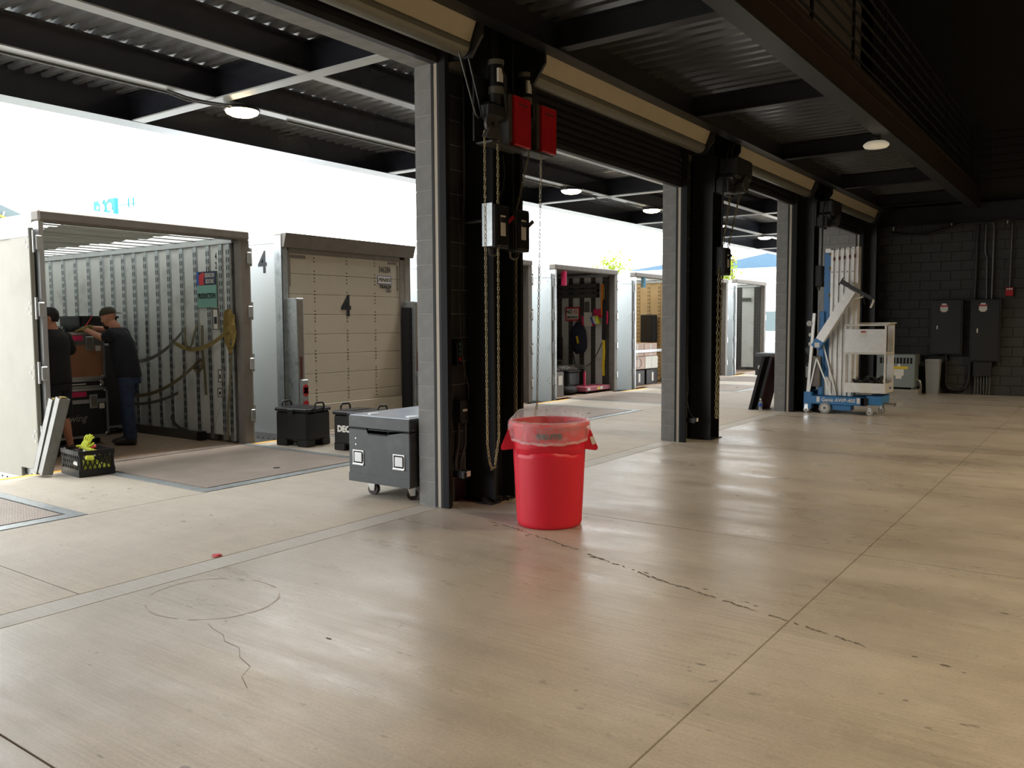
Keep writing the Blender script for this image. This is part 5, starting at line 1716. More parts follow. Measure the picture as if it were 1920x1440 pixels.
# trunk under the shirt
loft(bd, [(q2(.13, 0, 1.52), Rr * .09, F * .07), (q2(.10, 0, 1.44), Rr * .175, F * .10), (q2(.06, 0, 1.28), Rr * .165, F * .115), (q2(.01, 0, 1.08), Rr * .15, F * .115), (q2(-.01, 0, .92), Rr * .16, F * .12), (q2(-.01, 0, .84), Rr * .14, F * .11)], 20)
shl, shr = q2(.11, -.185, 1.45), q2(.11, .185, 1.45)
ell, elr = q2(.22, -.25, 1.315 + .06), q2(.34, .24, 1.46)
elL = q2(.20, -.235, 1.40); wrL = q2(.50, -.10, 1.515); elR = q2(.32, .22, 1.50); wrR = q2(.52, .05, 1.535)
limb(bd, [shl, shl.lerp(elL, .5), elL], [.058, .050, .043])
limb(bd, [elL, elL.lerp(wrL, .35), wrL], [.043, .041, .029])
limb(bd, [shr, shr.lerp(elR, .5), elR], [.058, .050, .043])
limb(bd, [elR, elR.lerp(wrR, .35), wrR], [.043, .041, .029])
hipL, hipR = q2(-.01, -.09, .88), q2(-.01, .09, .88)
knL, knR = q2(-.03, -.10, .48), q2(.10, .10, .50)
anL, anR = q2(-.06, -.10, .09), q2(.07, .11, .09)
for h, k, a in ((hipL, knL, anL), (hipR, knR, anR)):
    limb(bd, [h, h.lerp(k, .5), k], [.085, .072, .055])
    limb(bd, [k, k.lerp(a, .3), a], [.055, .054, .036])
hand(bd, wrL, F * .9 + Rr * .25 - Z * .18, -Z, .5, thumb_side=1)
hand(bd, wrR, F * .8 - Rr * .35 - Z * .1, -Z, .6, thumb_side=-1)
o = bd.obj('body', 'skin', p2); fuse(o, .009, 2)
sh = MB()
loft(sh, [(q2(.135, 0, 1.535), Rr * .085, F * .075), (q2(.125, 0, 1.505), Rr * .13, F * .095), (q2(.105, 0, 1.45), Rr * .20, F * .125), (q2(.08, 0, 1.36), Rr * .205, F * .145), (q2(.05, 0, 1.22), Rr * .19, F * .150), (q2(.02, 0, 1.05), Rr * .185, F * .150), (q2(.0, 0, .93), Rr * .19, F * .152), (q2(-.005, 0, .88), Rr * .188, F * .150)], 24)
limb(sh, [shl, shl.lerp(elL, .5), shl.lerp(elL, .80)], [.085, .074, .070])
limb(sh, [shr, shr.lerp(elR, .5), shr.lerp(elR, .80)], [.085, .074, .070])
o = sh.obj('t_shirt', 'cloth_navy', p2); fuse(o, .012, 3)
tr = MB()
loft(tr, [(q2(-.005, 0, .98), Rr * .165, F * .130), (q2(-.01, 0, .88), Rr * .17, F * .135), (q2(-.015, 0, .80), Rr * .165, F * .135)], 22)
for h, k, a in ((hipL, knL, anL), (hipR, knR, anR)):
    limb(tr, [h, h.lerp(k, .4), k, k.lerp(a, .45), a + Z * .0], [.105, .092, .076, .072, .068])
o = tr.obj('jeans', 'denim', p2); fuse(o, .012, 3)
for a, nm in ((anL, 'shoe'), (anR, 'shoe')):
    s_ = MB(); shoe(s_, (a.x, a.y, 0.0), F); s_.obj('shoe', 'shoe_dark', p2)
cpM = MB()
ff = (F * .95 - Z * .22).normalized(); uu = (Z - ff * Z.dot(ff)).normalized()
loft(cpM, [(hc + uu * .028 - ff * .004, Rr * .083, ff * .108), (hc + uu * .06 - ff * .004, Rr * .083, ff * .106), (hc + uu * .095 - ff * .006, Rr * .072, ff * .092), (hc + uu * .12 - ff * .008, Rr * .05, ff * .062), (hc + uu * .130 - ff * .008, Rr * .018, ff * .022)], 22)
o = cpM.obj('cap', 'cap_olive', p2)
bl_ = MB()
loft(bl_, [(hc + uu * .040 - ff * .085, Rr * .060, uu * .010), (hc + uu * .026 - ff * .125, Rr * .072, uu * .007), (hc + uu * .012 - ff * .165, Rr * .055, uu * .005)], 16)
bl_.obj('cap_peak', 'cap_olive', o)
be_ = MB()
loft(be_, [(hc - uu * .055 + ff * .062, Rr * .052, ff * .030), (hc - uu * .085 + ff * .062, Rr * .048, ff * .036), (hc - uu * .125 + ff * .060, Rr * .040, ff * .032), (hc - uu * .155 + ff * .058, Rr * .022, ff * .02)], 14)
be_.obj('beard', 'beard_brown', p2)
for nm, wv, dr, sd in (('glove', wrL, F * .9 + Rr * .25 - Z * .18, 1), ('glove', wrR, F * .8 - Rr * .35 - Z * .1, -1)):
    g_ = MB(); hand(g_, wv, dr, -Z, .55, 1.16, sd); d_ = dr.normalized(); limb(g_, [wv - d_ * .03, wv + d_ * .02], [.036, .036])
    o = g_.obj('work_glove', 'strap_yellow', p2); fuse(o, .006, 1)
    k_ = MB(); n_ = Z
    loft(k_, [(wv + d_ * .05 + Z * .016, d_.cross(Z).normalized() * .040, Z * .008), (wv + d_ * .10 + Z * .016, d_.cross(Z).normalized() * .046, Z * .008)], 12)
    k_.obj('glove_back', 'black_plastic', o)

# ---- person with back turned: dark T-shirt and shorts
F = Vector((-.93, .10, 0)).normalized() * 1.0
F = Vector((-.90, -.43, 0)).normalized(); Rr = F.cross(Z)
B = Vector((-10.28, 4.93, 0))
p1 = thing('person', tuple(B), 'person in dark T-shirt and shorts with calf tattoo, half hidden by trailer post', 'person', 'people in the open trailer')
bd = MB()
hc = q2(.05, -.02, 1.655)
gz_ = (F * .75 - Rr * .66 - Z * .15)
head(bd, hc, gz_)
limb(bd, [q2(.035, 0, 1.58), q2(.02, 0, 1.49)], [.056, .066])
loft(bd, [(q2(.02, 0, 1.50), Rr * .09, F * .07), (q2(.01, 0, 1.42), Rr * .17, F * .10), (q2(.0, 0, 1.25), Rr * .155, F * .11), (q2(.0, 0, 1.06), Rr * .14, F * .11), (q2(0, 0, .90), Rr * .155, F * .115), (q2(0, 0, .82), Rr * .135, F * .10)], 20)
shl, shr = q2(.01, -.18, 1.43), q2(.01, .18, 1.43)
elR = q2(.02, .30, 1.24); wrR = q2(.14, .20, 1.46)
elL = q2(.10, -.26, 1.20); wrL = q2(.33, -.16, 1.28)
for s_, e_, w__ in ((shl, elL, wrL), (shr, elR, wrR)):
    limb(bd, [s_, s_.lerp(e_, .5), e_], [.055, .047, .040])
    limb(bd, [e_, e_.lerp(w__, .35), w__], [.040, .039, .028])
hand(bd, wrR, F * .5 - Rr * .2 + Z * .6, -Rr, .8, thumb_side=1)
hand(bd, wrL, F * .9 + Rr * .2 + Z * .1, -Z, .7, thumb_side=1)
hipL, hipR = q2(0, -.09, .86), q2(0, .09, .86)
knL, knR = q2(.02, -.10, .47), q2(.03, .13, .47)
anL, anR = q2(-.03, -.11, .09), q2(.0, .20, .09)
for h, k, a in ((hipL, knL, anL), (hipR, knR, anR)):
    limb(bd, [h, h.lerp(k, .5), k], [.088, .074, .055])
    limb(bd, [k, k.lerp(a, .32), k.lerp(a, .7), a], [.052, .060, .044, .036])
o = bd.obj('body', 'skin', p1); fuse(o, .009, 2)
sh = MB()
loft(sh, [(q2(.02, 0, 1.52), Rr * .085, F * .075), (q2(.02, 0, 1.49), Rr * .13, F * .095), (q2(.01, 0, 1.43), Rr * .195, F * .125), (q2(.0, 0, 1.33), Rr * .195, F * .140), (q2(.0, 0, 1.15), Rr * .185, F * .140), (q2(.0, 0, 1.0), Rr * .195, F * .142), (q2(-.0, 0, .90), Rr * .20, F * .146), (q2(-.0, 0, .87), Rr * .20, F * .146)], 24)
limb(sh, [shl, shl.lerp(elL, .5), shl.lerp(elL, .92)], [.082, .072, .070])
limb(sh, [shr, shr.lerp(elR, .5), shr.lerp(elR, .92)], [.082, .074, .072])
o = sh.obj('t_shirt', 'cloth_black', p1); fuse(o, .012, 3)
tr = MB()
loft(tr, [(q2(0, 0, .97), Rr * .165, F * .130), (q2(0, 0, .86), Rr * .175, F * .135), (q2(0, 0, .78), Rr * .17, F * .135)], 22)
for h, k in ((hipL, knL), (hipR, knR)):
    limb(tr, [h, h.lerp(k, .5), h.lerp(k, .92)], [.110, .106, .108])
o = tr.obj('shorts', 'cloth_navy', p1); fuse(o, .012, 3)
for a in (anL, anR):
    s_ = MB(); shoe(s_, (a.x, a.y, 0.0), F); s_.obj('shoe', 'shoe_dark', p1)
hr = MB(); u2 = Z; f2 = (gz_ - Z * gz_.dot(Z)).normalized(); r2 = f2.cross(Z)
loft(hr, [(hc - u2 * .045 - f2 * .045, r2 * .066, f2 * .052), (hc - u2 * .0 - f2 * .030, r2 * .080, f2 * .080), (hc + u2 * .04 - f2 * .012, r2 * .083, f2 * .100), (hc + u2 * .085 - f2 * .008, r2 * .076, f2 * .096), (hc + u2 * .118 - f2 * .008, r2 * .050, f2 * .066), (hc + u2 * .130 - f2 * .008, r2 * .02, f2 * .03)], 20)
hr.obj('hair', 'hair_black', p1)
g_ = MB(); hand(g_, wrR, F * .5 - Rr * .2 + Z * .6, -Rr, .85, 1.16, 1); o = g_.obj('work_glove', 'black_plastic', p1); fuse(o, .006, 1)
ti = MB(); d_ = (anR - knR)
side = (Rr * .75 - F * .66).normalized()
for k, (t0, wv) in enumerate(((.36, .016), (.44, .022), (.52, .018), (.60, .022), (.68, .014))):
    c_ = knR + d_ * t0 + side * (.058 - .02 * max(0, t0 - .45) * 2.2)
    up_ = d_.normalized(); rr_ = up_.cross(side).normalized()
    ti.add([c_ + rr_ * wv * math.cos(a_) + up_ * .022 * math.sin(a_) - side * .012 * (math.cos(a_) ** 2) for a_ in [math.pi / 4 * j for j in range(8)]], [tuple(range(8))])
tag(ti.obj('calf_tattoo', 'tattoo_ink', p1, fix=False), 'dark grey tattoo on the calf')
tag(bpy.data.objects[p1.name], None)


# ================================================================== PERSONNEL LIFT
lf = thing('personnel_lift', (-3.7, 15.1, 0), 'blue and silver push-around personnel lift with caged platform by the third column', 'lift')
yn, yf = 14.78, 15.42                                  # near and far side
bs = MB().cbox(-4.24, -3.33, yn, yn + .09, .155, .30, .008).cbox(-4.24, -3.33, yf - .09, yf, .155, .30, .008).cbox(-3.42, -3.33, yn, yf, .155, .30, .008).cbox(-4.24, -3.33, yn, yf, .285, .30, .003).obj('chassis', 'blue_lift', lf)
MB().cbox(-3.33, -3.09, yn + .02, yf - .02, .175, .33, .008).obj('outrigger_head', 'blue_lift', bs)
MB().box(-3.36, -3.30, yn - .004, yn + .05, .17, .295).obj('gap_plate', 'slot_black', bs)
MB().cbox(-3.95, -3.58, yn + .03, yn + .28, .06, .155, .006).obj('battery_tray', 'blue_lift', bs)
MB().cbox(-4.36, -4.22, yn + .0, yn + .12, .06, .36, .01).obj('caster_bracket', 'blue_lift', bs)
MB().cbox(-4.36, -4.22, yf - .12, yf, .06, .36, .01).obj('caster_bracket', 'blue_lift', bs)
text('Genie AWP-40S', (-3.78, yn - .003, .232), '-y', .088, 'paper_white', bs, sx=.95, bold=.0015, shear=.1)
for x in (-4.11, -3.45): MB().box(x - .025, x + .025, yn - .004, yn, .19, .285).obj('decal', 'paper_white', bs)
def wheel(x, y, z, r, wdt, name='wheel', tyre='grey_plastic'):
    w_ = MB().cyl((x, y - wdt / 2, z), (x, y + wdt / 2, z), r, n=24).obj(name, tyre, lf)
    MB().cyl((x, y - wdt / 2 - .004, z), (x, y - wdt / 2, z), r * .66, n=20).obj('hub', 'liner_white', w_)
    MB().cyl((x, y - wdt / 2 - .012, z), (x, y - wdt / 2 - .004, z), r * .25, n=12).obj('axle_cap', 'frame_grey', w_)
    return w_
wheel(-3.99, yn - .01, .095, .095, .05); wheel(-3.99, yf + .01, .095, .095, .05)
for x, y in ((-3.26, yn - .02), (-3.20, yf - .05), (-4.31, yn + .02), (-4.31, yf - .04)):
    c_ = wheel(x, y, .055, .055, .035, 'caster_wheel')
    MB().box(x - .03, x + .03, y - .028, y - .022, .05, .14).box(x - .03, x + .03, y + .022, y + .028, .05, .14).box(x - .03, x + .03, y - .028, y + .028, .135, .15).obj('caster_fork', 'chrome', c_)
MB().bar((-3.12, yn + .2, .20), (-2.90, yn + .2, .195), .05, .03).cyl((-2.93, yn + .2, .195), (-2.90, yn + .2, .195), .03, n=10).obj('outrigger_arm', 'frame_grey', bs)
# mast: nested extrusions
mx0, mw = -4.085, .0845
for k in range(6):
    a = mx0 + k * mw
    top = 2.80 + .008 * k
    if k == 0:
        s_ = MB().cbox(a, a + mw + .01, yn + .16, yn + .34, .30, 2.83, .006).obj('mast_section', 'alu_bright', lf)
        MB().cbox(a - .005, a + .095, yn + .140, yn + .160, .62, 2.755, .005).obj('mast_cover', 'blue_lift', s_)
        for z in (2.70, 2.46, 2.0): MB().cbox(a + .075, a + .105, yn + .13, yn + .142, z, z + .05, .004).obj('clip', 'strap_yellow', s_)
    else:
        s_ = MB().cbox(a + .012, a + mw - .018, yn + .14, yn + .36, .30, top, .006).cbox(a - .006, a + mw + .004, yn + .165, yn + .34, .30, top - .02, .004).obj('mast_section', 'alu_bright', lf)
        MB().box(a + .058, a + .082, yn + .136, yn + .142, 2.60 + .01 * k, 2.66 + .01 * k).obj('wear_pad', 'maroon', s_)
        MB().cyl((a + .04, yn + .134, 2.42), (a + .04, yn + .14, 2.42), .010, n=8).obj('bolt', 'slot_black', s_)
        MB().cyl((a + .035, yn + .134, 2.80), (a + .035, yn + .14, 2.80), .008, n=8).obj('bolt', 'slot_black', s_)
MB().cbox(-3.588, -3.535, yn + .17, yn + .33, .36, 2.84, .006).obj('carriage_rail', 'alu_bright', lf)
# tilt-back boom with T handle
P0 = Vector((-4.09, yn - .05, 1.235)); P1 = Vector((-3.575, yn - .05, 2.09)); d = (P1 - P0).normalized()
bm_ = MB().bar(P0, P1, .145, .13, up=(0, 1, 0)).obj('loading_boom', 'alu_bright', lf)
MB().bar(P0 - d * .12, P0 + d * .03, .152, .136, up=(0, 1, 0)).obj('boom_foot', 'blue_lift', bm_)
MB().box(P0.x - .065, P0.x + .015, yn - .121, yn - .119, P0.z - .10, P0.z - .02).obj('decal', 'paper_white', bm_)
t_ = Vector((d.z, 0, -d.x))
Q = P1 + d * .04
MB().bar(Q - t_ * .24, Q + t_ * .36, .055, .06, up=(0, 1, 0)).obj('cross_head', 'steel_dark', bm_)
MB().bar(Q - t_ * .24 + d * .03, Q - t_ * .10 + d * .03, .012, .012).bar(Q - t_ * .24 - d * .03, Q - t_ * .10 - d * .03, .012, .012).bar(Q - t_ * .24 - d * .07, Q - t_ * .24 + d * .07, .016, .016).obj('fork_end', 'slot_black', bm_)
MB().tube([Q + t_ * .17, Q + t_ * .20 - d * .05, Q + t_ * .12 - d * .14 - t_ * .02], .014, 7).tube([Q + t_ * .34, Q + t_ * .38 - d * .02, Q + t_ * .40 - d * .14], .016, 7).obj('grip_handle', 'paper_white', bm_)
MB().tube([Q + t_ * .22 - d * .03, Q + t_ * .26 - d * .10, Q + t_ * .30 - d * .13], .014, 6).obj('release_lever', 'slot_black', bm_)
# rear braces
MB().bar((-4.30, yn + .05, .30), (-4.215, yn + .05, 1.72), .05, .045).obj('rear_stile', 'alu_bright', lf)
MB().bar((-4.155, yn + .02, .95), (-4.28, yn + .02, .31), .022, .022).bar((-4.155, yn + .02, .95), (-3.90, yn + .02, .31), .022, .022).bar((-4.08, yn + .1, 1.22), (-3.84, yn + .1, .31), .022, .022).obj('brace', 'alu_bright', lf)
MB().cbox(-4.235, -4.10, yn + .03, yn + .2, .45, .98, .01).obj('power_pack', 'frame_grey', lf)
MB().cbox(-4.15, -4.06, yn + .1, yn + .24, .30, 1.75, .01).obj('blue_stanchion', 'blue_lift', lf)
MB().cbox(-4.36, -4.26, yn + .08, yn + .16, .60, .86, .012).obj('battery_charger', 'liner_scuff', lf)
MB().prism([(-4.38, 1.10), (-4.24, 1.18), (-4.23, 1.02), (-4.30, .96)], 'y', yn + .08, yn + .10).obj('hook_plate', 'steel_dark', lf)
c_ = wheel(-4.29, yn + .03, 1.545, .052, .03, 'transport_roller')
MB().bar((-4.29, yn + .04, 1.545), (-4.215, yn + .05, 1.59), .03, .03).obj('roller_arm', 'chrome', c_)
for z in (1.32, 1.16): MB().cbox(-4.30, -4.25, yn + .02, yn + .06, z, z + .06, .01).obj('knob', 'paper_white', lf)
MB().tube([(-4.27, yn + .1, .86), (-4.34, yn + .1, .98), (-4.36, yn + .08, .92), (-4.33, yn + .06, .80)], .012, 6).obj('hose', 'cable_black', lf)
# platform cage
x0, x1, y0, y1 = -3.68, -3.03, yn - .03, yn + .60
pf = MB().box(x0, x1, y0, y1, .38, .40).obj('platform', 'alu_bright', lf)
MB().box(x0, x1, y0 - .004, y0 + .008, .385, .545).box(x1 - .008, x1 + .004, y0, y1, .385, .545).box(x0, x1, y1 - .008, y1, .385, .545).obj('toe_board', 'alu_bright', pf)
MB().box(x0 + .25, x0 + .42, y0 - .008, y0 - .004, .40, .525).obj('decal', 'paper_white', pf)
for x, y in ((x0 + .012, y0 + .01), (x1 - .012, y0 + .01), (x0 + .012, y1 - .012), (x1 - .012, y1 - .012)):
    MB().cyl((x, y, .50), (x, y, 1.50), .016, n=10).obj('cage_post', 'alu_bright', pf)
MB().cbox(x1 - .10, x1 + .0, y1 - .05, y1 - .02, .5, 1.50, .006).obj('gate_post', 'alu_bright', pf)
for z in (1.515, 1.04):
    m = MB().cyl((x0, y0 + .01, z), (x1, y0 + .01, z), .018, n=10).cyl((x0, y1 - .012, z), (x1, y1 - .012, z), .018, n=10).cyl((x1 - .012, y0, z), (x1 - .012, y1, z), .018, n=10)
    m.obj('cage_rail', 'alu_bright', pf)
MB().box(x0 + .1, x1 + .02, y1 - .06, y1 + .02, 1.535, 1.555).box(x1 - .05, x1 + .03, y0 + .1, y1, 1.535, 1.555).obj('top_cap', 'alu_bright', pf)
pn = MB().box(x0 + .005, x1 - .005, y0 - .006, y0 + .0, 1.055, 1.445).obj('cage_panel', 'alu_bright', pf)
MB().box(x0 + .24, x0 + .345, y0 - .010, y0 - .006, 1.31, 1.425).obj('notice', 'paper_white', pn)
MB().box(x0 + .255, x0 + .33, y0 - .012, y0 - .010, 1.39, 1.415).obj('notice_heading', 'paint_red', pn)
text('Genie', (x1 + .006, y0 + .36, .46), '+x', .07, 'blue_sign', pf)
# heap of dark slings in the cage
rnd = random.Random(4)
sl = thing('sling_heap', (-3.36, 15.05, .40), 'heap of black slings lying in the lift platform', 'sling')
m = MB()
for k in range(9):
    c = Vector((-3.36 + rnd.uniform(-.16, .16), 15.03 + rnd.uniform(-.12, .12), .47 + rnd.uniform(0, .12)))
    pts = [c + Vector((.13 * math.cos(a) * rnd.uniform(.6, 1.1), .11 * math.sin(a), .06 * math.sin(2 * a + k) + rnd.uniform(-.01, .02))) for a in [2 * math.pi * q / 10 for q in range(10)]]
    MB().tube(pts, .022, 6, closed=True).obj('sling', 'rubber_black', sl)
MB().cbox(-3.52, -3.18, 14.90, 15.18, .402, .47, .03).obj('folded_pad', 'rubber_black', sl)

# ================================================================== END WALL EQUIPMENT
yb = 20.395
def panelbox(x0, x1, z0, z1, dep, lab):
    t = thing('electrical_panel', ((x0 + x1) / 2, yb, z0), lab, 'electrical panel', 'electrical panels on the end wall')
    MB().cbox(x0, x1, yb - dep, yb, z0, z1, .006).obj('cabinet', 'panel_black', t)
    dr = MB().cbox(x0 + .04, x1 - .03, yb - dep - .015, yb - dep, z0 + .02, z1 - .02, .004).obj('door', 'panel_black', t)
    xm = (x0 + x1) / 2 - .05
    MB().box(xm - .075, xm + .075, yb - dep - .018, yb - dep - .015, z1 - .24, z1 - .115).box(xm - .045, xm + .045, yb - dep - .018, yb - dep - .015, z1 - .265, z1 - .24).box(xm - .045, xm + .045, yb - dep - .018, yb - dep - .015, z1 - .115, z1 - .08).obj('arc_flash_label', 'paper_white', dr)
    MB().box(xm - .075, xm + .075, yb - dep - .019, yb - dep - .018, z1 - .150, z1 - .118).obj('label_stripe', 'paint_red', dr)
    MB().cbox(x0 + .13, x0 + .155, yb - dep - .025, yb - dep - .015, z0 + (z1 - z0) * .46, z0 + (z1 - z0) * .53, .003).obj('latch', 'paper_white', dr)
    return t


panelbox(-3.27, -2.64, .86, 2.04, .15, 'black electrical panel on the end wall above the grey bin')
p2_ = panelbox(-2.50, -1.93, .72, 2.04, .15, 'black electrical panel on the end wall above the row of pipes')
MB().cbox(-2.42, -2.07, yb - .12, yb, .40, .72, .006).obj('wireway', 'panel_black', p2_)
for k in range(6):
    MB().cyl((-2.38 + k * .055, yb - .06, 0.0), (-2.38 + k * .055, yb - .06, .40), .018, n=8).obj('riser_pipe', 'conduit', p2_)
def conduit(pts, r, lab, mat='conduit'):
    o = MB().tube(pts, r, 8).obj('conduit_run', mat); tag(o, lab, 'conduit', 'conduits on the end wall')


conduit([(-2.27, yb - .03, 3.62), (-2.27, yb - .03, 3.03), (-2.235, yb - .03, 2.93), (-2.22, yb - .03, 2.05)], .018, 'offset conduit rising from the right-hand electrical panel')
conduit([(-2.19, yb - .03, 3.66), (-2.13, yb - .03, 3.62), (-2.12, yb - .03, 3.5), (-2.12, yb - .03, 2.05)], .022, 'straight conduit rising from the right-hand electrical panel')
conduit([(-2.42, yb - .03, 3.66), (-2.43, yb - .03, 2.4), (-2.44, yb - .03, 2.05)], .03, 'dark conduit beside the left edge of the right-hand panel', 'panel_black')
conduit([(-1.79, yb - .03, 3.60), (-1.80, yb - .03, 2.28)], .016, 'conduit running down to the red fire alarm')
conduit([(-2.95, yb - .05, .85), (-2.95, yb - .05, .22), (-2.90, yb - .05, .12), (-2.80, yb - .05, .09), (-2.66, yb - .05, .09), (-2.56, yb - .05, .14), (-2.50, yb - .05, .30), (-2.49, yb - .05, .70)], .03, 'conduit looping low between the two electrical panels', 'panel_black')
fa = thing('fire_alarm', (-1.80, yb, 2.10), 'red fire alarm horn with white strobe on the end wall', 'fire alarm')
MB().cbox(-1.875, -1.735, yb - .06, yb, 2.10, 2.28, .008).obj('horn', 'paint_red', fa)
for k in range(3): MB().cbox(-1.86 + k * .042, -1.828 + k * .042, yb - .072, yb - .06, 2.225, 2.262, .003).obj('strobe', 'paper_white', fa)
# gas pipe and hanging cable under the beam
o = MB().tube([(-4.12, 20.30, 3.55), (-3.9, 20.30, 3.50), (-3.4, 20.30, 3.46), (-2.95, 20.30, 3.60), (-2.75, 20.30, 3.66), (-2.1, 20.30, 3.66), (-1.9, 20.30, 3.68), (-1.2, 20.30, 3.62), (0.5, 20.30, 3.6)], .028, 8).obj('cable_bundle', 'cable_black')
tag(o, 'black cable bundle sagging under the end beam', 'cable')
for x in (-4.08, -2.92, -1.88):
    q = MB().box(x - .012, x + .012, 20.28, 20.32, 3.60, 3.70).obj('hanger_clip', 'alu')
    tag(q, {-4.08: 'small bright clip at the far corner column', -2.92: 'small bright clip under the middle of the end beam', -1.88: 'small bright clip above the conduits of the end wall'}[x], 'clip')
# transformer
tf = thing('transformer', (-3.86, 20.1, .1), 'grey dry-type transformer with yellow warning strip behind the lift platform', 'transformer')
x0, x1, y0, y1 = -4.24, -3.46, 19.72, 20.28
MB().box(-4.30, -3.38, 19.68, 20.38, 0, .10).obj('plinth', 'concrete_raw', tf)
cb = MB().cbox(x0, x1, y0, y1, .14, .86, .01).obj('enclosure', 'cabinet_grey', tf)
for x in (x0 + .04, x1 - .07): MB().box(x, x + .04, y0 + .03, y1 - .03, .10, .15).obj('foot', 'cabinet_grey', tf)
for k in range(10): MB().box(x0 + .07 + k * .068, x0 + .115 + k * .068, y0 - .004, y0 + .002, .66, .79).obj('vent_slot', 'slot_black', cb)
MB().box(x1 - .55, x1 - .14, y0 - .006, y0, .545, .60).obj('warning_strip', 'yellow', cb)
MB().box(x1 - .42, x1 - .22, y0 - .006, y0, .40, .54).box(x1 - .38, x1 - .26, y0 - .006, y0, .33, .40).box(x1 - .35, x1 - .29, y0 - .006, y0, .60, .65).obj('arc_flash_label', 'paper_white', cb)
MB().tube([(x1, 19.95, .30), (x1 + .06, 19.95, .28), (x1 + .08, 19.95, .2), (x1 + .08, 19.98, .1)], .03, 8).obj('flex_conduit', 'alu', tf)
# grey slim bin
gb = thing('slim_bin', (-3.16, 20.12, 0), 'light grey slim bin standing against the end wall', 'trash can')
m = MB(); x, y = -3.165, 20.12
vs = [(x - .115, y - .085, 0), (x + .115, y - .085, 0), (x + .115, y + .085, 0), (x - .115, y + .085, 0), (x - .145, y - .12, .74), (x + .145, y - .12, .74), (x + .145, y + .12, .74), (x - .145, y + .12, .74),
      (x - .135, y - .11, .74), (x + .135, y - .11, .74), (x + .135, y + .11, .74), (x - .135, y + .11, .74), (x - .11, y - .08, .03), (x + .11, y - .08, .03), (x + .11, y + .08, .03), (x - .11, y + .08, .03)]
m.add(vs, [(3, 2, 1, 0)] + [(i, (i + 1) % 4, 4 + (i + 1) % 4, 4 + i) for i in range(4)] + [(4 + i, 4 + (i + 1) % 4, 8 + (i + 1) % 4, 8 + i) for i in range(4)] + [(8 + i, 8 + (i + 1) % 4, 12 + (i + 1) % 4, 12 + i) for i in range(4)] + [(12, 13, 14, 15)])
m.obj('tub', 'grey_plastic', gb)
r = MB()
for a in ((x - .155, x + .155, y - .13, y - .118), (x - .155, x + .155, y + .118, y + .13), (x - .155, x - .143, y - .13, y + .13), (x + .143, x + .155, y - .13, y + .13)): r.box(a[0], a[1], a[2], a[3], .70, .755)
r.obj('rim', 'grey_plastic', gb)

# ================================================================== AT THE THIRD PIER
for k, (x, lab, mt) in enumerate(((-5.31, 'black padded board leaning on the third pier, the left of two', 'rubber_black'), (-5.17, 'black and maroon padded board leaning on the third pier, the right of two', 'maroon'))):
    t = thing('leaning_board', (x, 14.78, 0), lab, 'board', 'padded boards leaning at the third pier')
    a = Vector((x, 14.80, .0)); b = Vector((x + .24, 14.80, .97))
    d = (b - a).normalized(); n_ = Vector((d.z, 0, -d.x))
    m = MB(); th = .05
    V_ = [a, a + n_ * th, b + n_ * th, b]
    m.add([p + Vector((0, -.10, 0)) for p in V_] + [p + Vector((0, .50, 0)) for p in V_], [(0, 1, 2, 3), (7, 6, 5, 4), (0, 4, 5, 1), (1, 5, 6, 2), (2, 6, 7, 3), (3, 7, 4, 0)])
    m.obj('pad', mt, t)
    e_ = MB().bar(a + n_ * th / 2 + Vector((0, -.105, 0)), b + n_ * th / 2 + Vector((0, -.105, 0)), th, .015, up=(0, 1, 0)).obj('edge_binding', 'rubber_black', t)
bt = thing('water_bottle', (-5.03, 14.52, 0), 'small clear water bottle standing by the third pier', 'bottle')
MB().lathe([(.001, 0), (.030, 0), (.033, .01), (.033, .06), (.030, .08), (.033, .10), (.033, .15), (.024, .175), (.013, .195), (.013, .205)], 16, (-5.03, 14.52, 0)).obj('bottle_body', 'bottle_clear', bt)
MB().lathe([(.015, .203), (.015, .222), (.001, .223)], 12, (-5.03, 14.52, 0)).obj('cap', 'paper_white', bt)
MB().lathe([(.034, .085), (.0345, .09), (.0345, .135), (.034, .14)], 16, (-5.03, 14.52, 0), closed_ends=False).obj('wrap_label', 'bottle_blue', bt)
fc = thing('road_case', (-7.7, 23.2, 0), 'dark road case on the far dock left of the third pier', 'case')
MB().cbox(-8.10, -7.3, 22.9, 23.7, .10, .60, .01).obj('body', 'black_case', fc)
MB().cbox(-8.10, -7.3, 22.9, 23.7, .605, .72, .01).obj('lid', 'case_charcoal', fc)
MB().box(-8.02, -7.90, 22.894, 22.9, .28, .38).obj('recessed_handle', 'alu', fc)
for x in (-8.0, -7.42):
    for y in (23.0, 23.6): MB().cyl((x - .02, y, .05), (x + .02, y, .05), .05, n=12).obj('caster_wheel', 'rubber_black', fc)
fc.location.z = .007

# ================================================================== GEAR IN THE FOURTH TRAILER
yw4 = 17.27 - .115 - .03
def flat(name, xa, xb, za, zb, mat, lab, cat_, y=None, th=.01):
    y = y or yw4
    t = thing(name, ((xa + xb) / 2, y, za), lab, cat_)
    MB().box(xa, xb, y - th, y, za, zb).obj('sheet', mat, t)
    return t


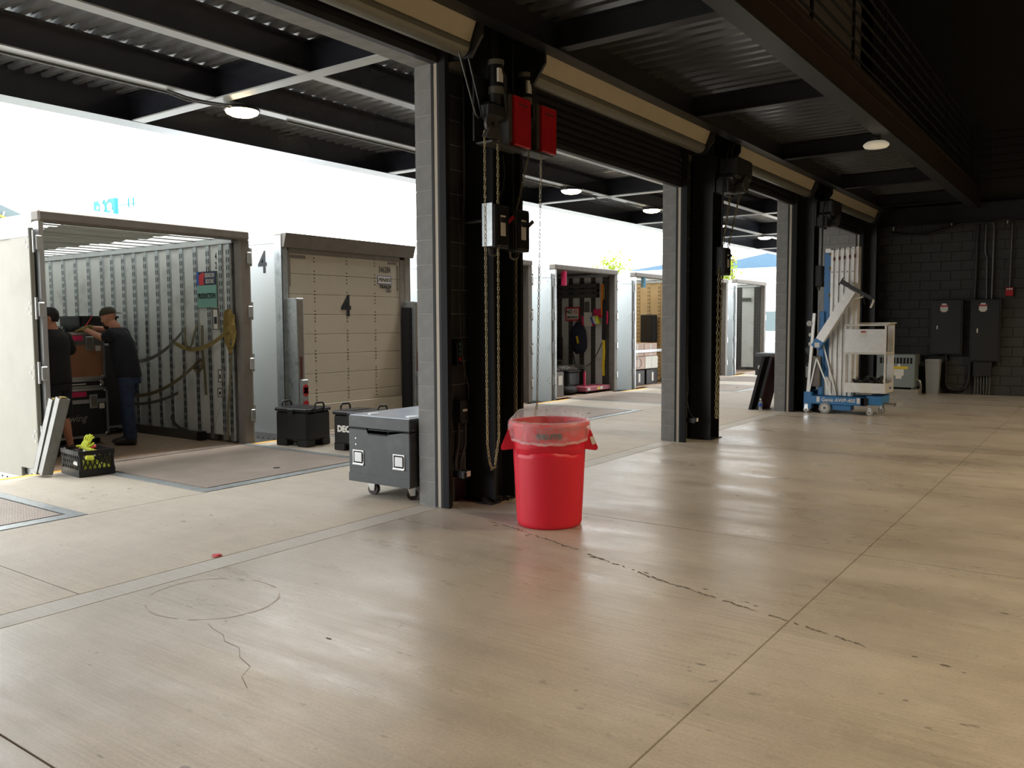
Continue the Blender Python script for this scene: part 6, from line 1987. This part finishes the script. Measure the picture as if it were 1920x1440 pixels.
n_ = flat('no_smoking_sign', -10.72, -10.32, 1.63, 1.96, 'red_sign', 'red-bordered NO SMOKING sign on the wall of the fourth trailer', 'sign')
MB().box(-10.685, -10.355, yw4 - .014, yw4 - .01, 1.67, 1.92).obj('field', 'paper_white', n_)
text('NO', (-10.61, yw4 - .016, 1.845), '-y', .135, 'ink_black', n_, sx=.8, bold=.004)
text('SMOKING', (-10.52, yw4 - .016, 1.715), '-y', .075, 'ink_black', n_, sx=.9, bold=.003)
c_ = (-10.43, 1.845); m = MB()
pts = [(c_[0] + .045 * math.cos(2 * math.pi * k / 20), yw4 - .017, c_[1] + .045 * math.sin(2 * math.pi * k / 20)) for k in range(20)]
m.tube(pts, .007, 5, closed=True); m.bar((c_[0] - .03, yw4 - .017, c_[1] + .03), (c_[0] + .03, yw4 - .017, c_[1] - .03), .01, .008)
m.obj('no_symbol', 'red_sign', n_)
for k in range(3):
    t = thing('load_bar', (-10.4, yw4 - .05, 2.18 + k * .115), ['lowest', 'middle', 'topmost'][k] + ' of three dark load bars racked across the fourth trailer wall', 'bar', 'racked load bars')
    MB().cbox(-10.95, -9.80, yw4 - .07, yw4 - .005, 2.17 + k * .115, 2.27 + k * .115, .008).obj('bar', 'frame_dark', t)
    MB().box(-9.82, -9.79, yw4 - .075, yw4 - .0, 2.175 + k * .115, 2.265 + k * .115).obj('end_cap', 'slot_black', t)
t = thing('hanging_bag', (-10.3, yw4 - .08, .85), 'navy bag with a yellow tag hanging on the fourth trailer wall', 'bag')
b = MB(); loft(b, [(Vector((-10.34, yw4 - .06, 1.60)), (.05, 0, 0), (0, .02, 0)), (Vector((-10.34, yw4 - .07, 1.52)), (.12, 0, .02), (0, .05, 0)), (Vector((-10.33, yw4 - .08, 1.38)), (.22, 0, .03), (0, .07, 0)), (Vector((-10.30, yw4 - .09, 1.15)), (.23, 0, .04), (0, .085, 0)), (Vector((-10.26, yw4 - .09, .96)), (.19, 0, .05), (0, .08, 0)), (Vector((-10.25, yw4 - .08, .87)), (.12, 0, .03), (0, .05, 0))], 16)
bo = b.obj('sack', 'bag_navy', t)
MB().bar((-10.30, yw4 - .178, 1.27), (-10.26, yw4 - .180, 1.10), .055, .008, up=(0, 1, 0)).obj('tag', 'yellow', bo)
MB().tube([(-10.36, yw4 - .05, 1.58), (-10.33, yw4 - .03, 1.70), (-10.30, yw4 - .02, 1.58)], .012, 6).obj('strap', 'bag_navy', t)
t = flat('pink_packet', -9.47, -9.35, 2.36, 2.66, 'pink', 'pink glossy packet hung from the top of the fourth trailer opening', 'packet', y=14.98, th=.03)
t.location.y += 0
t = flat('notice_label', -10.19, -10.06, 1.70, 2.08, 'strap_grey', 'dark hook panel above the paper pouch on the fourth trailer wall', 'panel')
t = flat('paper_pouch', -10.20, -9.98, 1.50, 1.83, 'paper_white', 'clear pouch of papers with pink edges on the fourth trailer wall', 'pouch', th=.02)
for x in (-10.235, -9.955): MB().box(x - .03, x + .03, yw4 - .016, yw4 - .002, 1.50, 1.74).obj('pink_edge', 'pink', t)
t = thing('orange_load_lock', (-9.68, yw4 - .06, 1.85), 'orange load lock standing in the corner of the fourth trailer', 'bar')
MB().cbox(-9.71, -9.66, yw4 - .08, yw4 - .03, 1.75, 2.48, .008).obj('tube', 'orange', t)
MB().cbox(-9.66, -9.63, yw4 - .08, yw4 - .03, 2.15, 2.42, .006).obj('ratchet', 'strap_yellow', t)
t = thing('pink_tape_rolls', (-9.75, yw4 - .05, 1.58), 'pink bundle with green and blue tape rolls on the fourth trailer wall', 'tape')
MB().cbox(-9.93, -9.62, yw4 - .05, yw4, 1.70, 1.90, .01).cbox(-9.66, -9.55, yw4 - .05, yw4, 1.55, 1.85, .01).obj('bundle', 'pink', t)
for x, mt, r_ in ((-9.93, 'bottle_blue', .08), (-9.87, 'paper_white', .10), (-9.80, 'yellow_green', .10)):
    MB().cyl((x, yw4 - .12, 1.64), (x + .055, yw4 - .10, 1.66), r_, n=18).obj('tape_roll', mt, t)
t = thing('ratchet_strap', (-9.62, yw4 - .05, .3), 'black and yellow ratchet strap hanging in the corner of the fourth trailer', 'strap')
MB().ribbon([(-9.62, yw4 - .06, 2.1), (-9.60, yw4 - .10, 1.8), (-9.61, yw4 - .10, 1.5), (-9.64, yw4 - .06, 1.2)], (.09, 0, 0), .03).obj('black_webbing', 'rubber_black', t)
MB().ribbon([(-9.64, yw4 - .06, 1.18), (-9.63, yw4 - .06, .9), (-9.65, yw4 - .06, .6), (-9.64, yw4 - .06, .35)], (.07, 0, 0), .008).obj('yellow_webbing', 'yellow', t)
t = thing('deck_beam', (-10.5, yw4 - .2, .55), 'white deck beam with a square frame low in the fourth trailer', 'beam')
MB().cbox(-10.95, -10.02, yw4 - .26, yw4 - .20, .50, .60, .006).obj('beam', 'alu', t)
MB().box(-10.65, -10.63, yw4 - .30, yw4 - .28, .0, .70).box(-10.95, -10.63, yw4 - .30, yw4 - .28, .68, .70).obj('frame', 'alu', t)
t = thing('power_distro', (-10.85, yw4 - .4, .8), 'dark electrical box with pale sockets at the left of the fourth trailer', 'box')
MB().cbox(-11.15, -10.78, yw4 - .5, yw4 - .02, .72, 1.25, .02).obj('housing', 'black_plastic', t)
MB().box(-11.0, -10.86, yw4 - .505, yw4 - .5, .88, 1.10).obj('sockets', 'paper_white', t)
MB().box(-11.15, -10.78, yw4 - .5, yw4 - .02, 0, .72).obj('stand', 'frame_dark', t)
t = thing('folded_ladder', (-9.62, 15.15, 0), 'grey folded step standing at the left of the fourth trailer opening', 'step')
MB().cbox(-9.66, -9.60, 14.98, 15.26, .0, .52, .006).cbox(-9.72, -9.67, 14.98, 15.26, .0, .50, .006).obj('panel', 'frame_grey', t)
MB().box(-9.598, -9.594, 15.04, 15.20, .25, .45).obj('sticker', 'paper_white', t)
t = thing('blue_bin', (-9.6, 14.83, 0), 'narrow blue object beside the folded step', 'box')
MB().cbox(-9.70, -9.58, 14.77, 14.88, 0, .24, .01).obj('body', 'blue_sign', t)
MB().cbox(-9.705, -9.575, 14.765, 14.885, .22, .25, .006).obj('lid', 'blue_sign', t)
for k, (x, y, lab) in enumerate(((-10.3, 15.75, 'left grey storage tote under the clear wrap in the fourth trailer'), (-10.2, 16.35, 'right grey storage tote under the clear wrap in the fourth trailer'))):
    t = thing('storage_tote', (x, y, 0), lab, 'tote', 'storage totes in the fourth trailer')
    MB().cbox(x - .2, x + .2, y - .24, y + .24, .14, .46, .03).obj('tub', 'case_charcoal', t)
    MB().cbox(x - .22, x + .22, y - .26, y + .26, .46, .50, .012).obj('lid', 'case_charcoal', t)
    MB().box(x - .18, x + .18, y - .2, y + .2, 0, .14).obj('dolly', 'rubber_black', t)
m = MB(); rnd = random.Random(9); vs = []; N = 16
for i in range(N + 1):
    for j in range(9):
        vs.append((-10.5 + .5 * j / 8, 15.5 + 1.0 * i / N, .515 + rnd.uniform(0, .10) * (1 if 0 < j < 8 and 0 < i < N else .1)))
m.add(vs, [(i * 9 + j, i * 9 + j + 1, (i + 1) * 9 + j + 1, (i + 1) * 9 + j) for i in range(N) for j in range(8)])
tag(m.obj('plastic_wrap', 'clear_film', fix=False), 'crumpled clear plastic wrap lying on the storage totes', 'plastic wrap')
t = thing('pink_dolly', (-9.68, 16.55, 0), 'pink wooden dolly with an upright handle in the fourth trailer', 'dolly')
MB().cbox(-9.95, -9.48, 16.0, 17.1, .05, .15, .01).obj('deck', 'pink_dull', t)
MB().box(-9.70, -9.66, 16.25, 16.29, .15, .48).obj('upright', 'pink', t)
for y, mt in ((16.12, 'paper_white'), (16.55, 'yellow'), (16.68, 'paper_white')): MB().box(-9.479, -9.475, y - .06, y + .06, .07, .13).obj('sticker', mt, t)
for x in (-9.88, -9.55):
    for y in (16.1, 17.0): MB().cyl((x, y - .02, .03), (x, y + .02, .03), .03, n=10).obj('wheel', 'rubber_black', t)
t = thing('black_bag', (-9.75, 15.75, 0), 'low black soft bag on the floor of the fourth trailer', 'bag')
b = MB(); loft(b, [((-9.75, 15.45, .08), (.08, 0, 0), (0, 0, .06)), ((-9.75, 15.55, .10), (.14, 0, 0), (0, 0, .09)), ((-9.75, 15.8, .10), (.15, 0, 0), (0, 0, .10)), ((-9.75, 15.95, .08), (.09, 0, 0), (0, 0, .06))], 14); b.obj('sack', 'rubber_black', t)
MB().tube([(-9.72, 15.6, .19), (-9.70, 15.7, .24), (-9.72, 15.8, .19)], .01, 6).obj('handle', 'rubber_black', t)
o = MB().tube([(-10.6, yw4 - .05, .9), (-10.45, yw4 - .1, .85), (-10.40, yw4 - .1, .6), (-10.30, yw4 - .3, .52)], .012, 6).obj('black_cable', 'cable_black'); tag(o, 'black cable drooping behind the deck beam in the fourth trailer', 'cable')
o = MB().tube([(-9.65, yw4 - .04, 1.2), (-9.85, yw4 - .06, .8), (-10.0, yw4 - .1, .6), (-10.15, yw4 - .3, .53)], .010, 6).obj('black_cable', 'cable_black'); tag(o, 'black cable slanting down to the plastic wrap in the fourth trailer', 'cable')

# ================================================================== LOAD IN THE FIFTH TRAILER
yw5 = 20.80 - .115 - .03
t = flat('blue_leaflet', -9.47, -9.34, 2.44, 2.68, 'leaflet_blue', 'light blue leaflet hung in the opening of the plywood-lined trailer', 'leaflet', y=18.62, th=.006)
t = thing('column_speaker', (-10.15, yw5 - .2, 1.05), 'tall black box standing on the wrapped cartons in the fifth trailer', 'box')
MB().cbox(-10.35, -10.0, yw5 - .35, yw5 - .03, 1.06, 1.80, .02).obj('cabinet', 'black_plastic', t)
MB().box(-9.999, -9.996, yw5 - .32, yw5 - .06, 1.10, 1.76).obj('grille', 'slot_black', t)
k = 0
for (x0, x1, y0, y1, z0, z1, mt, lab) in ((-10.55, -9.72, 18.62, 19.35, .40, .72, 'cardboard_pink', 'pinkish shrink-wrapped carton low in the fifth trailer, nearest the dock'), (-10.55, -9.75, 18.62, 19.35, .725, 1.05, 'cardboard_pink', 'pinkish shrink-wrapped carton on top, nearest the dock in the fifth trailer'),
                                          (-10.55, -9.72, 19.37, 20.1, .40, .72, 'paper_white', 'pale shrink-wrapped carton low at the right of the fifth trailer'), (-10.55, -9.75, 19.37, 20.1, .725, 1.05, 'cardboard_pink', 'pinkish shrink-wrapped carton on top at the right of the fifth trailer'),
                                          (-10.5, -9.70, 18.65, 19.30, .0, .38, 'black_plastic', 'black crate at the bottom of the load in the fifth trailer'), (-10.5, -9.70, 19.40, 20.05, .0, .38, 'black_plastic', 'second black crate at the bottom right of the load in the fifth trailer')):
    t = thing('carton' if mt != 'black_plastic' else 'plastic_crate', ((x0 + x1) / 2, (y0 + y1) / 2, z0), lab, 'carton' if mt != 'black_plastic' else 'crate', 'load of the fifth trailer')
    MB().cbox(x0, x1, y0, y1, z0, z1, .012).obj('box', mt, t)
    MB().box(x1, x1 + .002, (y0 + y1) / 2 - .03, (y0 + y1) / 2 + .03, z0 + .01, z1 - .01).obj('tape', 'liner_white' if mt != 'black_plastic' else 'case_charcoal', t)
    if k == 0:
        rg = MB(); rg.tube([(x1 + .004, 18.95 + .2 * math.cos(a), .56 + .12 * math.sin(a)) for a in [2 * math.pi * q / 24 for q in range(24)]], .006, 5, closed=True); rg.obj('printed_oval', 'frame_dark', t)
    if mt == 'black_plastic': MB().box(x1, x1 + .003, y0 + .3, y0 + .4, .08, .30).obj('label', 'paper_white', t)
    k += 1
t = thing('lashing_bar', (-9.68, 19.3, .86), 'pale aluminium bar across the cartons of the fifth trailer', 'bar')
MB().cbox(-9.735, -9.70, 18.35, 20.6, .82, .90, .006).obj('bar', 'alu', t)
MB().box(-9.74, -9.695, 20.58, 20.64, .80, .92).obj('end_foot', 'frame_dark', t)
# notices in the farthest trailer
t = flat('wall_notice', -10.15, -9.85, 2.28, 2.40, 'strap_grey', 'grey label high on the pale panel of the farthest trailer', 'label', y=27.5 - .15)

# ================================================================== BEYOND THE YARD
sgn = thing('far_sign', (-66, 36, -1.25), 'washed-out cyan sign with white discs in the bright sky', 'sign')
sy = 36.0
MB().prism([(-67.7, 11.65), (-64.5, 11.70), (-64.5, 10.45), (-65.6, 10.62), (-67.7, 10.95)], 'y', sy, sy + .3).obj('board', 'cyan_sign', sgn)
for cx_, cz_, r_ in ((-67.0, 11.1, .15), (-66.3, 11.05, .33), (-65.2, 11.05, .33), (-66.5, 11.6, .28), (-64.9, 10.62, .18), (-65.6, 11.65, .2)):
    MB().cyl((cx_, sy - .06, cz_), (cx_, sy, cz_), r_, n=18).obj('disc', 'far_white', sgn)
for xx in (-67.2, -65): MB().cyl((xx, sy + .4, -1.25), (xx, sy + .4, 10.9), .12, n=8).obj('mast', 'far_white', sgn)
MB().box(-64.2, -61.6, sy, sy + .1, 11.03, 11.08).obj('outrigger', 'cyan_sign', sgn)
for xx in (-62.6, -61.9): MB().box(xx, xx + .06, sy, sy + .1, 10.8, 11.5).obj('outrigger_fin', 'cyan_sign', sgn)
# blue-roofed sheds
def shed(x0, x1, y0, y1, zw, zr, lab, band=True):
    t = thing('distant_shed', ((x0 + x1) / 2, (y0 + y1) / 2, -1.25), lab, 'building')
    MB().box(x0, x1, y0, y1, -1.25, zw).obj('wall', 'far_white', t)
    xm = x1 + .5
    MB().prism([(x0 - .4, zw), (xm, zw), (xm, zr), ], 'y', y0 - .3, y1).obj('roof', 'blue_roof', t)
    MB().box(x0 - .5, xm, y0 - .45, y0 - .3, zw - .75, zw).obj('eave_band', 'far_white', t)
    for k in range(3):
        MB().box(x0 + 1 + k * 2.2, x0 + 2.2 + k * 2.2, y0 - .03, y0, 1.0, 2.4).obj('window', 'far_grey', t)


shed(-26.0, -18.4, 60, 68, 5.55, 7.0, 'distant shed with a blue pitched roof seen left of the third pier')
shed(-38.0, -31.5, 72, 80, 6.55, 7.4, 'distant shed with a blue roof seen left of the second pier')
lp = thing('street_lamp', (-23.05, 58, -1.25), 'thin distant street lamp beside the blue roof', 'street lamp')
MB().cyl((-22.3, 58, -1.25), (-22.3, 58, 5.9), .07, n=8).obj('pole', 'bark', lp)
MB().cyl((-22.3, 58, 5.9), (-22.3, 58, 6.15), .22, .12, n=10).obj('head', 'bark', lp)


def leafmat():
    m = bpy.data.materials.new('leaf_thin'); m.use_nodes = True
    nt = m.node_tree; nt.nodes.remove(nt.nodes['Principled BSDF'])
    d = nt.nodes.new('ShaderNodeBsdfDiffuse'); d.inputs[0].default_value = S(110, 132, 40)
    t = nt.nodes.new('ShaderNodeBsdfTranslucent'); t.inputs[0].default_value = S(150, 170, 50)
    mx = nt.nodes.new('ShaderNodeMixShader'); mx.inputs[0].default_value = .5
    nt.links.new(d.outputs[0], mx.inputs[1]); nt.links.new(t.outputs[0], mx.inputs[2]); nt.links.new(mx.outputs[0], nt.nodes['Material Output'].inputs[0])
    MATS['leaf_thin'] = m


leafmat()
def tree(c, rx, rz, n, lab, seed, top):
    t = thing('tree', (c[0], c[1], -1.25), lab, 'tree', 'trees beyond the yard')
    rr = random.Random(seed)
    tk = MB().cyl((c[0], c[1], -1.25), (c[0], c[1], c[2]), .16, .07, n=8)
    tips = []
    for k in range(11):
        a = rr.uniform(0, 6.28); l = rr.uniform(.5, 1)
        e = (c[0] + rx * l * math.cos(a), c[1] + rx * l * math.sin(a), c[2] + rz * rr.uniform(-.2, 1.0))
        s0 = (c[0], c[1], c[2] - rr.uniform(.2, 1.2))
        tk.cyl(s0, e, .035, .012, n=5); tips.append((s0, e))
    tk.obj('trunk', 'bark', t)
    lv = MB()
    for k in range(n):
        s0, e = rr.choice(tips); f = rr.uniform(.3, 1.05)
        p = Vector(s0).lerp(Vector(e), f) + Vector((rr.gauss(0, .28), rr.gauss(0, .28), rr.gauss(0, .22)))
        a = Vector((rr.uniform(-1, 1), rr.uniform(-1, 1), rr.uniform(-1, 1))).normalized(); b = a.orthogonal().normalized()
        s_ = rr.uniform(.07, .14)
        lv.add([p - a * s_, p + b * s_ * .5, p + a * s_, p - b * s_ * .5], [(0, 1, 2, 3)])
    tag(lv.obj('foliage', 'leaf_thin', t, fix=False), kind='stuff')


tree((-27.6, 50, 4.6), 1.1, 1.8, 700, 'pale green sunlit tree above the NO SMOKING trailer', 3, 0)
tree((-21.9, 55, 4.9), 1.0, 1.3, 800, 'yellow-green tree beside the middle black column', 5, 0)
